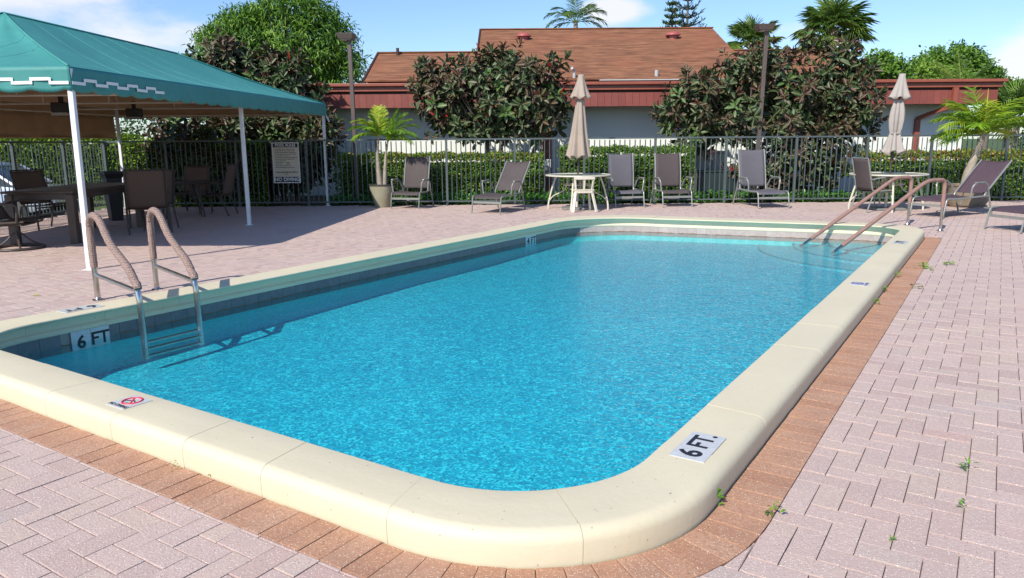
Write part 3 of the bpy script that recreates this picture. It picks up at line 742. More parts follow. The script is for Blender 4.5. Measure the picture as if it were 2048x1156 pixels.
for z in (-.155, -.21, -.268):
    p0 = L_(UV(-5.578, 3.235, z)); p1 = L_(UV(-5.578, 3.735, z)); obj('rung', MB().bar(p0, p1, .055, .012), m_steel, lad, bevel=.003)

# ------------------------------------------------------------ stair rails
def stair_rail(label, foot, base):
    f = Vector((*foot, -.17)); b = Vector((*base, 0)); d = (b-f); d.z = 0; d.normalize()
    t = thing('stair_handrail', label, 'handrail', b, 0, 'handrails beside the entry steps'); q = lambda p: Vector(p)-b
    bend = b-d*.42; bend.z = .775
    full = curve([(q(f), 0), (q(bend), .14), (q(b+Vector((0, 0, .775))), .10), (q(b), 0)], 7)
    obj('rail', MB().tube(full, .021, 12), m_steel, t, smooth='auto')
    s = q(f).lerp(q(bend), .10)
    cv_ = curve([(s, 0), (q(bend), .14), (q(b+Vector((0, 0, .775))), .10), (q(b+Vector((0, 0, .36))), 0)], 7)
    obj('rail_cover', MB().tube(cv_, .029, 12), m_railcov, t, smooth='auto')
    obj('flange', MB().lathe([(.055, 0), (.055, .008), (.03, .016), (.024, .03)], 20, (0, 0, 0)), m_steel, t, smooth='auto')
stair_rail('rose covered stair handrail farther from the camera', (4.28, 10.98), (6.46, 12.16))
stair_rail('rose covered stair handrail nearer to the camera', (4.43, 10.24), (6.526, 11.33))

# ------------------------------------------------------------ building behind the fence
bld = thing('clubhouse', 'low clubhouse with pale walls, red-brown fascia and brown shingle roof', 'building', (0, 20.8, 0))
def B_(x, y, z): return Vector((x, y-20.8, z))
def bb(mb, x0, x1, y0, y1, z0, z1): return mb.bbox(x0, x1, y0-20.8, y1-20.8, z0, z1)
obj('wall', bb(MB(), -8.0, 12.35, 20.8, 27.5, -.05, 2.55), m_wall, bld)
FX0, FX1 = -8.3, 12.62
obj('soffit', bb(MB(), FX0+.02, FX1-.02, 20.03, 20.795, 2.30, 2.33), m_recess, bld)
x = FX0; k = 0
while x < FX1-.02:
    w = .182; x1 = min(FX1, x+w)
    obj('fascia_board', bb(MB(), x+.0025, x1-.0025, 19.985+.002*(k % 2), 20.02, 2.255, 2.60), m_fascia, bld, tone=(rng.random(), 0, 0, 1)); x = x1; k += 1
obj('fascia_backing', bb(MB(), FX0, FX1, 20.021, 20.05, 2.265, 2.82), m_recess, bld)
obj('upper_trim', bb(MB(), FX0-.05, FX1+.10, 19.93, 20.10, 2.665, 2.785), m_gutter, bld, bevel=.01)
obj('gutter', bb(MB(), FX0-.05, FX1+.18, 19.84, 20.10, 2.788, 2.868), m_gutter, bld, bevel=.015)
obj('end_fascia', bb(MB(), FX1+.0, FX1+.03, 20.0, 27.6, 2.255, 2.66), m_fascia, bld, tone=(.5, 0, 0, 1))
obj('flat_roof', bb(MB(), FX0, FX1+.12, 20.11, 28, 2.79, 2.85), m_gutter, bld)
rf = MB(); zz = lambda y: 3.0+.392*(y-20.9)
y0, y1, y2 = 20.9, 23.45, 26.0
mids = obj('roof', rf, None, bld) if False else None
def roofq(mb, xs0, xs1, ya, yb): mb.add([B_(xs0, ya, zz(ya)), B_(xs1, ya, zz(ya)), B_(xs1, yb, zz(yb)), B_(xs0, yb, zz(yb))], [(0, 1, 2, 3)])
roofq(rf, -3.95, 9.35, y0, y1); roofq(rf, -.97, 6.70, y1, y2)
rf.add([B_(-.97, y2, zz(y2)), B_(6.70, y2, zz(y2)), B_(6.70, 29.5, zz(y1)), B_(-.97, 29.5, zz(y1))], [(0, 1, 2, 3)])
rf.add([B_(-3.95, y1, zz(y1)), B_(9.35, y1, zz(y1)), B_(9.35, 26, 2.95), B_(-3.95, 26, 2.95)], [(0, 1, 2, 3)])
rf.add([B_(-3.95, y0, zz(y0)), B_(-3.95, y1, zz(y1)), B_(-3.95, 26, 2.95)], [(0, 1, 2)]); rf.add([B_(9.35, y0, zz(y0)), B_(9.35, y1, zz(y1)), B_(9.35, 26, 2.95)], [(0, 1, 2)])
for X in (-.97, 6.70): rf.add([B_(X, y1-.3, zz(y1)-.2), B_(X, y2, zz(y2)), B_(X, 29.5, zz(y1))], [(0, 1, 2)])
ro = obj('roof', rf, m_shingle, bld, solid=.04)
obj('ridge_cap', MB().bar(B_(-.99, y2, zz(y2)+.02), B_(6.72, y2, zz(y2)+.02), .25, .03), m_shingle, ro)
obj('ridge_cap', MB().bar(B_(-3.97, y1, zz(y1)+.02), B_(-.99, y1, zz(y1)+.02), .25, .03), m_shingle, ro)
obj('ridge_cap', MB().bar(B_(6.72, y1, zz(y1)+.02), B_(9.37, y1, zz(y1)+.02), .25, .03), m_shingle, ro)
obj('rake_trim', MB().bar(B_(-3.97, y0, zz(y0)), B_(-3.97, y1, zz(y1)), .05, .10), m_recess, ro)
obj('rake_trim', MB().bar(B_(-.99, y1, zz(y1)), B_(-.99, y2, zz(y2)), .05, .10), m_recess, ro)
for X, Yv in ((.43, 24.8), (5.16, 24.8)):
    z = zz(Yv); v = obj('roof_vent', MB().lathe([(.13, -.1), (.13, .09), (.24, .10), (.235, .13), (.16, .20), (.0001, .225)], 20, B_(X, Yv, z)), m_ventred, ro, smooth='auto')
obj('roof_pipe', MB().tube([B_(-3.35, 23.2, zz(23.2)-.05), B_(-3.35, 23.2, zz(23.2)+.22)], .045, 10), m_recess, ro)
obj('roof_pipe', MB().tube([B_(3.98, 21.1, zz(21.1)-.1), B_(3.98, 21.1, zz(21.1)+.17)], .05, 10), m_box_grey, ro)
obj('roof_pipe', MB().tube([B_(1.73, 21.0, 2.9), B_(1.73, 21.0, 3.25), B_(1.66, 20.9, 3.30)], .04, 8), m_box_grey, ro)
obj('flashing', MB().bar(B_(2.4, 20.86, 2.98), B_(9.3, 20.86, 2.98), .10, .03), m_box_grey, ro)
ds = MB(); P = [(11.5, 19.93, 2.66), (11.5, 19.93, 2.2), (11.2, 20.3, 2.05), (11.02, 20.74, 1.90), (11.02, 20.74, -.02)]
for a, b in zip(P, P[1:]): ds.bar(B_(*a), B_(*b), .13, .09, up=(0, 1, 0) if abs(a[2]-b[2]) > .3 else (0, 0, 1))
obj('downspout', ds, m_gutter, bld)

# wooden post, meter box, air conditioner box
p = thing('wooden_post', 'red stained wooden post standing against the white wall', 'post', (.98, 20.6, -.05))
obj('post', MB().bbox(-.12, .12, -.08, .08, 0, 2.36), m_redpost, p, bevel=.01)
p = thing('meter_box', 'round faced grey electric meter box beside the red post', 'meter', (.82, 18.2, 0))
obj('box', MB().bbox(-.14, .14, 0, .10, .55, .95), m_box_grey, p, bevel=.01)
obj('meter_face', MB().lathe([(.11, 0), (.11, .05), (.07, .09), (.0001, .1)], 18), m_glass, p, smooth='auto').matrix_local = Matrix.Translation((0, 0, .76)) @ Matrix.Rotation(R(90), 4, 'X')
obj('conduit', MB().tube([(0, .05, -.04), (0, .05, .56)], .02, 8), m_box_grey, p)
p = thing('utility_box', 'dark green utility box behind the fence between two lounge chairs', 'utility box', (4.92, 18.0, -.04))
obj('cabinet', MB().bbox(-.48, .48, 0, .6, 0, .66), m_acdark, p, bevel=.02); obj('lid', MB().bbox(-.50, .50, -.02, .62, .662, .70), m_acdark, p, bevel=.01)
p = thing('transformer_housing', 'pale grey housing peeping above the dark utility box', 'utility box', (4.9, 18.75, -.04))
obj('housing', MB().bbox(-.42, .42, 0, .5, 0, 1.1), m_box_grey, p, bevel=.03); obj('lid', MB().bbox(-.45, .45, -.03, .53, 1.102, 1.15), m_box_grey, p, bevel=.02)
obj('elbow_pipe', MB().tube(curve([((.1, -.06, .62), 0), ((.1, -.06, .95), .08), ((-.15, -.06, .98), 0)]), .03, 8), m_box_grey, p)

# ------------------------------------------------------------ fences
def fence(label, x0, y0, ang, posts, per, first, last, skip=()):
    t = thing('metal_fence', label, 'fence', (x0, y0, 0), ang)
    pk = MB().bbox(-.0085, .0085, -.0085, .0085, .10, 1.40).mesh('picket', m_fence); po = MB().bbox(-.025, .025, -.025, .025, -.05, 1.42).mesh('fence_post', m_fence)
    for z, h in ((1.435, .035), (.085, .03)):
        obj('rail', MB().bbox(first, last, -.018, .018, z-h/2, z+h/2), m_fence, t)
    for s in posts:
        o = link('fence_post', po, t); o.location = (s, 0, 0)
        c = obj('post_cap', MB().add([(s-.028, -.028, 1.453), (s+.028, -.028, 1.453), (s+.028, .028, 1.453), (s-.028, .028, 1.453), (s, 0, 1.475)], [(0, 1, 4), (1, 2, 4), (2, 3, 4), (3, 0, 4), (3, 2, 1, 0)]), m_fence, o); c.matrix_parent_inverse = Matrix.Translation((-s, 0, 0))
    s = first
    ps = sorted(posts); 
    for a, b in zip(ps, ps[1:]):
        n_ = round((b-a)/.1105)
        for k in range(1, n_):
            o = link('picket', pk, t); o.location = (a+(b-a)*k/n_+rng.normal()*.001, 0, 0); o.rotation_euler = (0, rng.normal()*.002, rng.random())
    return t
fp = [-8.9, -7.58, -6.04, -4.5, -2.96, -1.42, .08, 1.61, 3.17, 4.73, 6.27, 7.83, 9.24, 10.9, 12.4]
fence('grey metal picket fence running behind the lounge chairs', 0, 16.7, 0, fp, .11, fp[0], fp[-1])
lp = [-6.2, -4.66, -3.12, -1.58, -.06]
fence('dark metal picket fence along the left side of the canopy', -8.9, 16.7, R(90), lp, .11, -6.2, -.06)

# pool rules sign
sg = thing('pool_rules_sign', 'tan POOL RULES and NO DIVING sign hung on the fence', 'sign', (-4.94, 16.655, .955), 0)
SM = Matrix.Rotation(R(90), 4, 'X')
sw, sh = .59, .88
obj('board', MB().bbox(-sw/2, sw/2, 0, .008, -sh/2, sh/2), m_sign, sg)
fr_ = MB()
for a in (-1, 1): fr_.bbox(a*(sw/2-.008)-.008, a*(sw/2-.008)+.008, -.006, 0, -sh/2, sh/2); fr_.bbox(-sw/2+.018, sw/2-.018, -.006, 0, a*(sh/2-.008)-.008, a*(sh/2-.008)+.008)
obj('frame', fr_, m_trim, sg)
obj('header_band', MB().bbox(-.27, .27, -.003, -.0005, sh/2-.105, sh/2-.022), m_signb, sg)
obj('footer_band', MB().bbox(-.27, .27, -.003, -.0005, -sh/2+.022, -sh/2+.135), m_signb, sg)
def stx(s, size, z, m, x=0, b=.001, al='CENTER'):
    text('lettering', s, size, m, sg, Matrix.Translation((x, -.0038, z)) @ SM, bold=b, align=al)
stx('POOL RULES', .078, sh/2-.064, m_trim, b=.002); stx('NO DIVING', .105, -sh/2+.078, m_trim, b=.003)
stx('POOL MAXIMUM DEPTH', .044, -.205, m_markb, b=.001); stx('6 FT', .04, -.255, m_markb)
ln = MB(); z = .295
for k in range(13):
    x = -.235
    wmax = [.45, .40, .44, .43, .30, .46, .40, .20, .18, .14, .32, .42, .0][k]
    while x < -.235+wmax:
        w = rng.uniform(.012, .05); ln.bbox(x, min(x+w, .25), -.0022, -.0008, z-.006, z+.006); x += w+rng.uniform(.007, .013)
    if k in (8, 9): ln.bbox(.0, .08, -.0022, -.0008, z-.006, z+.006)
    z -= .036
obj('small_print', ln, m_markb, sg)

# lamp posts
def lamp(label, x, y, top, lean=0):
    t = thing('lamp_post', label, 'lamp post', (x, y, -.05), 0, 'bronze lamp posts behind the fence')
    obj('pole', MB().tube([(0, 0, 0), (lean, 0, top-.02)], [.062, .055], 4).mesh('pole', m_bronze) and MB().bar((0, 0, 0), (lean, 0, top-.05), .085, .085), m_bronze, t, bevel=.008)
    obj('base_plate', MB().bbox(-.14, .14, -.14, .14, 0, .03), m_bronze, t)
    h = obj('lamp_head', MB().add([(lean-.26, -.2, top), (lean+.13, -.2, top), (lean+.13, .2, top), (lean-.26, .2, top), (lean-.20, -.15, top-.13), (lean+.09, -.15, top-.13), (lean+.09, .15, top-.13), (lean-.20, .15, top-.13)],
                             [(0, 1, 2, 3), (7, 6, 5, 4), (0, 4, 5, 1), (1, 5, 6, 2), (2, 6, 7, 3), (3, 7, 4, 0)]), m_bronze, t, bevel=.01)
    obj('lens', MB().bbox(lean-.17, lean+.05, -.12, .12, top-.137, top-.131), m_lamp_lens, h)
lamp('bronze lamp post between the canopy and the potted palm', -3.52, 17.25, 3.78, -.03)
lamp('bronze lamp post standing inside the right rubber tree', 5.66, 17.5, 3.94, .08)

# ------------------------------------------------------------ canopy tent
ct = thing('canopy_tent', 'large green fabric canopy on white posts over dining tables', 'canopy', (-6.5, 12.5, 0))
def T_(x, y, z): return Vector((x+6.5, y-12.5, z))
NR, FR, FL, NL = (-4.74, 8.33), (-4.06, 16.82), (-8.55, 16.9), (-8.95, 8.4)
A1, A2 = (-6.78, 10.55, 3.12), (-6.2, 14.5, 3.03); EZ = 2.215
def L3(a, b, t): return Vector(a).lerp(Vector(b), t)
def roof_panel(P0, P1, Q0, Q1, sag, nu, nv, dz=0):
    """eave P0->P1, ridge Q0->Q1"""
    def fn(u, v):
        p = L3(P0, P1, u).lerp(L3(Q0, Q1, u), v); s = 4*u*(1-u)*.5+.5
        return T_(p.x, p.y, p.z-sag*math.sin(math.pi*v)*s*1.0+.014*math.sin(u*math.pi*8)*math.sin(math.pi*v)+.004*math.sin(u*61+v*9)*v*(1-v)*4+dz)
    return MB().grid(fn, nu, nv)
e = lambda p: (*p, EZ)
pan = [(e(NR), e(FR), A1, A2), (e(FR), e(FL), A2, A2), (e(FL), e(NL), A2, A1), (e(NL), e(NR), A1, A1)]
for k, (a, b, c, d) in enumerate(pan):
    o = obj('roof_panel', roof_panel(a, b, c, d, .10, 24, 12), m_teal, ct, smooth=True)
    obj('lining', roof_panel(L3((*a[:2], EZ-.04), (-6.5, 12.5, EZ-.04), .01), L3((*b[:2], EZ-.04), (-6.5, 12.5, EZ-.04), .01), c, d, .10, 12, 8, -.05), m_tan, o, smooth=True)
# hips as slightly raised seams
for a, b in ((NR, A1), (FR, A2), (FL, A2), (NL, A1)):
    pts = [L3(e(a), b, t/10) for t in range(11)]
    obj('hip_seam', MB().tube([T_(p.x, p.y, p.z+.008-.045*math.sin(math.pi*k/10)) for k, p in enumerate(pts)], .016, 6), m_teal, ct, smooth=True)
obj('ridge_seam', MB().tube([T_(*A1)+Vector((0, 0, .006)), T_(*A2)+Vector((0, 0, .006))], .016, 6), m_teal, ct, smooth=True)
def on_panel(k, u, v):
    P0, P1, Q0, Q1 = pan[k]; p = L3(P0, P1, u).lerp(L3(Q0, Q1, u), v); s_ = 4*u*(1-u)*.5+.5
    return T_(p.x, p.y, p.z-.10*math.sin(math.pi*v)*s_+.014*math.sin(u*math.pi*8)*math.sin(math.pi*v)+.004*math.sin(u*61+v*9)*v*(1-v)*4)
for k, (ua, va_), (ub, vb_) in [(3, (1, .62), (.42, 0)), (3, (1, .40), (.62, 0))]+[(0, (u_, 0), (u_, 1)) for u_ in (.12, .25, .38, .5, .62, .75, .88)]:
    obj('fabric_seam', MB().tube([on_panel(k, ua+(ub-ua)*t/14, va_+(vb_-va_)*t/14) for t in range(15)], .004, 6), m_teal, ct, smooth=True)
def valance(a, b, face_n, wav=.035, step=.38):
    a = Vector((*a, 0)); b = Vector((*b, 0)); dd_ = (b-a).normalized()*.016; a = a-dd_; b = b+dd_; ln_ = (b-a).length; nu = int(ln_/.035)
    def fn(u, v):
        p = a.lerp(b, u); s = u*ln_
        zb = 1.945+wav*(1-abs(math.sin(math.pi*s/step)))**1.5*1.0 if wav else 1.945
        z = EZ*(1-v)+zb*v; rip = (.008*math.sin(s*9)+.004*math.sin(s*23+1))*v
        return T_(p.x, p.y, z)+Vector(face_n)*(.012+rip)
    return MB().grid(fn, nu, 6)
for a, b, nn in ((NR, FR, (1, -.08, 0)), (NL, NR, (0, -1, 0)), (FR, FL, (0, 1, 0)), (FL, NL, (-1, .04, 0))):
    vl = obj('valance', valance(a, b, nn), m_teal, ct, smooth=True, solid=.004)
    if nn[1] == 1 or nn[0] == -1: obj('valance_lining', valance(a, b, (nn[0]*-.8, nn[1]*-.8, 0)), m_tan, vl, smooth=True)
    if nn[0] == 1 or nn[1] == -1:
        A = Vector((*a, 0)); Bv = Vector((*b, 0)); d = (Bv-A).normalized(); N_ = Vector(nn)*.026; tb = MB()
        start = 0 if nn[0] == 1 else (Bv-A).length
        blocks = range(9) if nn[0] == 1 else range(20)
        for k in blocks:
            s0 = k*.205; s1 = s0+.215; up = (k % 2 == 1)
            if nn[1] == -1: s0, s1 = start-s1, start-s0
            zc = 2.085 if up else 2.045
            p0 = A+d*s0; p1 = A+d*s1; tb.bar(T_(p0.x, p0.y, zc)+N_, T_(p1.x, p1.y, zc+.002*(k % 3))+N_, .004, .034, up=(0, 0, 1))
            if k > 0:
                q = A+d*((s0 if nn[0] == 1 else s1)+.005); tb.bar(T_(q.x-d.x*.012, q.y-d.y*.012, 2.065)+N_*1.08, T_(q.x+d.x*.012, q.y+d.y*.012, 2.065)+N_*1.08, .004, .070)
        obj('white_trim', tb, m_trim, vl)
for x, y in ((-4.78, 8.36), (-4.53, 12.9), (-4.10, 16.78), (-8.52, 16.6), (-8.88, 8.5)):
    ln_ = (.05 if y < 9 and x > -6 else 0)
    ps = obj('post', MB().bar(T_(x, y, 0), T_(x+ln_*.6, y, 2.2), .058, .058), m_white, ct, bevel=.006)
    obj('foot_plate', MB().box(T_(x, y, .004), (.12, .12, .008)), m_white, ps)
# white brace hanging by the back left post, small white hook at the front right corner
obj('corner_hook', MB().bar(T_(-4.05, 16.8, 1.97), T_(-3.96, 16.7, 1.83), .02, .03), m_white, ct)
fm = MB()
for z in (2.17, 1.985):
    pass
ring = [NR, FR, FL, NL]
for a, b in zip(ring, ring[1:]+ring[:1]):
    ax, ay = a; bx, by = b; cx, cy = -6.5, 12.5
    sh_ = lambda x, y, t=.025: (x+(cx-x)*t, y+(cy-y)*t*.5)
    fm.tube([T_(*sh_(ax, ay), 2.15), T_(*sh_(bx, by), 2.15)], .022, 6); fm.tube([T_(*sh_(ax, ay), 1.99), T_(*sh_(bx, by), 1.99)], .016, 6)
for t in (.25, .5, .75):
    a = L3(e(NR), e(FR), t); b = L3(e(NL), e(FL), t); m_ = (a+b)/2; rz_ = 3.02 if .2 < t < .8 else 2.9
    fm.tube([T_(a.x, a.y, 2.05), T_(b.x, b.y, 2.05)], .018, 6); fm.tube([T_(a.x, a.y, 2.14), T_(m_.x, m_.y, rz_-.12), T_(b.x, b.y, 2.14)], .018, 6)
    for q in (.25, .5, .75): c = a.lerp(b, q); fm.tube([T_(c.x, c.y, 2.05), T_(c.x, c.y, 2.05+.0+.80*(1-abs(q-.5)*2)*.9+.1)], .012, 5)
obj('frame', fm, m_creamf, ct)
def curt(u, v):
    y = 8.6+(16.55-8.6)*u; x = -8.93+.36*u; return T_(x+.015*math.sin(u*40)*v, y, 2.0-.47*v)
cu_o = obj('side_curtain', MB().grid(curt, 60, 4), m_tan, ct, smooth=True, solid=.01)
obj('curtain_rod', MB().tube([T_(-8.93, 8.6, 1.52), T_(-8.57, 16.55, 1.52)], .02, 6), m_tan, cu_o)
def hang(label, x, y):
    t = thing('hanging_fan', label, 'lamp', (x, y, 2.0))
    obj('bracket', MB().bar((0, 0, .10), (0, 0, -.02), .05, .05), m_black, t)
    obj('housing', MB().bbox(-.115, .115, -.08, .08, -.16, -.02), m_black, t, bevel=.015)
    obj('reflector', MB().add([(-.11, -.082, -.162), (.11, -.082, -.162), (.13, -.06, -.20), (-.13, -.06, -.20), (-.11, .08, -.162), (.11, .08, -.162), (.13, .06, -.20), (-.13, .06, -.20)],
                              [(0, 3, 2, 1), (4, 5, 6, 7), (0, 4, 7, 3), (1, 2, 6, 5), (3, 7, 6, 2)]), m_frame, t)
hang('black floodlight hanging under the middle of the canopy', -6.37, 13.0)
hang('black floodlight under the canopy just behind the front post', -6.42, 11.0)

# ------------------------------------------------------------ furniture
def lounger(label, foot, ydir, width=.62, seat=.95, back=.80, tilt=25, sling=None, sh=.36, group='reclining pool lounge chairs'):
    """foot: middle of the two front feet; ydir: direction foot -> head; tilt: degrees of the back from vertical"""
    yd = Vector((*ydir, 0)).normalized(); ang = math.atan2(yd.y, yd.x)-math.pi/2
    t = thing('lounge_chair', label, 'lounge chair', (*foot, 0), ang, group); w = width/2; sl = sling or m_sling
    bt = R(tilt); hx = seat+.02
    def side(s):
        x = s*w
        c = curve([((x, 0, .012), 0), ((x, .07, sh-.015), .07), ((x, .35, sh-.03), .15), ((x, hx+.08, sh-.005), 0)], 5)
        return MB().tube([(p[0], p[1], p[2]) for p in c], .0165, 8, sx=.8)
    for s in (-1, 1):
        obj('side_frame', side(s), m_frame, t, smooth='auto')
        c = curve([((s*(w+.0), hx+.22, .012), 0), ((s*w, hx+.07, sh-.01), .03), ((s*(w+.035), hx-.06, sh+.20), .05), ((s*(w+.04), hx-.22, sh+.235), .08), ((s*(w+.04), hx-.46, sh+.225), .05), ((s*(w+.02), hx-.50, sh+.16), .04), ((s*w, hx-.49, sh-.01), 0)], 5)
        obj('armrest', MB().tube(c, .0155, 8), m_frame, t, smooth='auto')
        obj('arm_pad', MB().box((s*(w+.04), hx-.30, sh+.245), (.048, .30, .022)), m_frame, t, bevel=.009)
        xi = s*(w-.035); c = curve([((xi, hx-.02, sh-.03), 0), ((xi, hx+.0, sh+.02), .03), ((xi, hx+back*.5*math.sin(bt)-.015, sh+back*.5*math.cos(bt)), .2), ((xi, hx+back*math.sin(bt), sh+back*math.cos(bt)), 0)], 5)
        obj('back_rail', MB().tube(c, .0165, 8), m_frame, t, smooth='auto')
    obj('crossbar', MB().bar((-w+.01, .055, sh*.60), (w-.01, .055, sh*.60), .016, .042), m_frame, t)
    obj('rear_crossbar', MB().tube([(-w, hx+.16, .12), (w, hx+.16, .12)], .012, 6), m_frame, t)
    obj('back_prop', MB().tube([(-w+.05, hx+back*.45*math.sin(bt), sh+back*.45*math.cos(bt)-.02), (-w+.05, hx+.17, .14)], .009, 5), m_frame, t)
    def seatf(u, v):
        y = .06+(hx-.09)*v; z = sh-.02+.012*math.sin(v*math.pi)
        if v < .12: z -= (.12-v)*.45; y += (.12-v)*.05
        return (-w+.018+(width-.036)*u, y, z-.022*math.sin(math.pi*u)*min(1, v*4))
    obj('seat_sling', MB().grid(seatf, 10, 20), sl, t, smooth=True, solid=.006)
    def backf(u, v):
        d = .04+(back-.045)*v; bow = -.03*math.sin(math.pi*u)*(1-.5*v); top = -.022*math.sin(math.pi*u) if v > .9 else 0
        n_ = (-math.cos(bt), math.sin(bt)); yy = hx+d*math.sin(bt)-.02*math.sin(math.pi*v); 
        return (-w+.05+(width-.10)*u, yy-bow*.6, sh+d*math.cos(bt)+top)
    obj('back_sling', MB().grid(backf, 10, 16), sl, t, smooth=True, solid=.006)
    obj('top_bar', MB().tube([(-w+.035, hx+back*math.sin(bt)*.985, sh+back*math.cos(bt)*.985), (0, hx+back*math.sin(bt)*.985+.012, sh+back*math.cos(bt)*.985-.022), (w-.035, hx+back*math.sin(bt)*.985, sh+back*math.cos(bt)*.985)], .009, 6), sl, t)
    return t
lounger('brown lounge chair beside the potted palm on the left', (-2.24, 15.74), (.26, .96), .63, .62, .74, 14)
lounger('brown lounge chair turned sideways, between the left palm and the cream table', (-.50, 14.56), (.40, .917), .61, 1.02, .86, 45)
lounger('grey lounge chair just right of the first umbrella table', (2.48, 15.66), (-.16, 1), .62, .62, .76, 8, m_sling_light)
lounger('brown lounge chair in the middle of the three upright ones', (3.48, 15.68), (-.13, 1), .63, .62, .76, 8)
lounger('grey lounge chair standing alone in front of the right rubber tree', (5.33, 15.20), (-.15, 1), .66, .95, .84, 12, m_sling_light)
lounger('plum coloured lounge chair facing left behind the stair rails', (7.38, 13.30), (.88, .47), .62, 1.22, .95, 50, m_plum)
lounger('plum coloured lounge chair cut off by the right picture edge', (7.40, 11.22), (.97, .22), .64, 1.25, .9, 60, m_plum)

def round_table(label, x, y, r, m_f, group=None, h=.705, glassm=None):
    t = thing('round_table', label, 'table', (x, y, 0), .3, group)
    obj('table_top', MB().lathe([(.02, h-.012), (r-.02, h-.012), (r-.02, h), (.02, h)], 40), glassm or m_glass, t)
    obj('rim', MB().tube([(r*math.cos(a*math.pi/20), r*math.sin(a*math.pi/20), h-.008) for a in range(40)], .016, 8, closed=True), m_f, t, smooth='auto')
    obj('inner_ring', MB().tube([(.30*math.cos(a*math.pi/12), .30*math.sin(a*math.pi/12), h-.20) for a in range(24)], .012, 6, closed=True), m_f, t, smooth='auto')
    for k in range(4):
        a = math.pi/4+k*math.pi/2+.2; ca, sa = math.cos(a), math.sin(a)
        c = curve([((ca*(r-.20), sa*(r-.20), h-.02), 0), ((ca*(r-.10), sa*(r-.10), h-.30), .25), ((ca*(r-.03), sa*(r-.03), .10), .1), ((ca*(r-.03), sa*(r-.03), .0), 0)], 6)
        leg = obj('leg', MB().tube(c, .019, 8), m_f, t, smooth='auto')
        c = curve([((ca*.22, sa*.22, h-.03), 0), ((ca*.24, sa*.24, h-.30), .12), ((ca*(r-.12), sa*(r-.12), .26), .2), ((ca*(r-.045), sa*(r-.045), .16), 0)], 6)
        obj('brace', MB().tube(c, .012, 6), m_f, leg, smooth='auto')
    return t
round_table('round cream patio table under the first closed umbrella', 1.37, 15.45, .655, m_creamf, 'round patio tables with umbrellas')
round_table('round patio table behind the stair rails', 7.42, 14.85, .70, m_creamf, 'round patio tables with umbrellas')

def umbrella(label, x, y, fab, zt=2.68, zb=1.12, lean=.05, rz=0, tied=False):
    t = thing('closed_umbrella', label, 'umbrella', (x, y, 0), rz, 'closed market umbrellas')
    sk = lambda z: lean*z/zt
    obj('pole', MB().tube([(0, 0, .02), (sk(zb+.2), 0, zb+.2), (sk(zt), 0, zt-.02)], .019, 10), m_brown, t, smooth='auto')
    obj('crank_housing', MB().tube([(sk(1.02), 0, .92), (sk(1.1), 0, 1.02), (sk(1.12), 0, 1.12)], [.028, .034, .03], 8), m_brown, t)
    obj('base', MB().bbox(-.30, .30, -.24, .24, 0, .045), m_slab, t, bevel=.012)
    obj('base_tube', MB().tube([(0, 0, .04), (0, 0, .34)], .028, 10), m_creamf, t, smooth='auto')
    ph = rng.random()*6; H = zt-zb
    if tied: rprof = [(.235, 0), (.20, .05), (.17, .14), (.125, .28), (.10, .36), (.125, .44), (.15, .6), (.145, .74), (.125, .86), (.105, .93)]
    else: rprof = [(.235, 0), (.225, .06), (.205, .16), (.18, .3), (.155, .45), (.135, .6), (.12, .72), (.105, .82), (.095, .9)]
    top = zt-.50
    nz = 44; na = 64
    def fold(u, v):
        a = 2*math.pi*u; z = zb+(top-zb)*v; hv = v; rr = None
        for (r0, h0), (r1, h1) in zip(rprof, rprof[1:]+[(rprof[-1][0], 1.01)]):
            if h0 <= hv <= h1: rr = r0+(r1-r0)*(hv-h0)/max(1e-6, h1-h0); break
        rr = rr or .1
        amp = .30*(1-.55*v); f = 1+amp*math.sin(a*6+ph+1.2*v)+.12*amp*math.sin(a*17+3*v)
        if v == 0: z += .05*math.sin(a*6+ph)+.02*math.sin(a*3)
        return (sk(z)+rr*.86*f*math.cos(a), rr*.86*f*math.sin(a), z)
    obj('canopy_fabric', MB().grid(fold, na, nz), fab, t, smooth=True, solid=.003)
    def cape(u, v):
        a = 2*math.pi*u; r_ = .165*(1-v)**.8+.035; z = zt-.02-(.46)*(1-v)+(.03*math.sin(a*6+ph) if v == 0 else 0)
        f = 1+.20*(1-v)*math.sin(a*6+ph+.6); r_ = .055+(.135)*(1-v)**1.3
        return (sk(z)+r_*f*math.cos(a), r_*f*math.sin(a), z)
    obj('vent_cape', MB().grid(cape, 48, 10), fab, t, smooth=True, solid=.003)
    obj('finial', MB().lathe([(.055, 0), (.055, .012), (.02, .02), (.0001, .03)], 14, (sk(zt), 0, zt-.03)), m_black, t)
    if tied: obj('tie_strap', MB().tube([(sk(1.7)+.105*math.cos(a*math.pi/8), .105*math.sin(a*math.pi/8), zb+(top-zb)*.36) for a in range(16)], .012, 5, closed=True), fab, t)
    return t
umbrella('closed taupe umbrella through the first patio table', 1.35, 15.45, m_umb, 2.70, 1.06, .06)
umbrella('closed paler umbrella tied at the waist, right of the rubber tree', 7.42, 14.85, m_umb2, 2.62, 1.12, .10, 0, True)

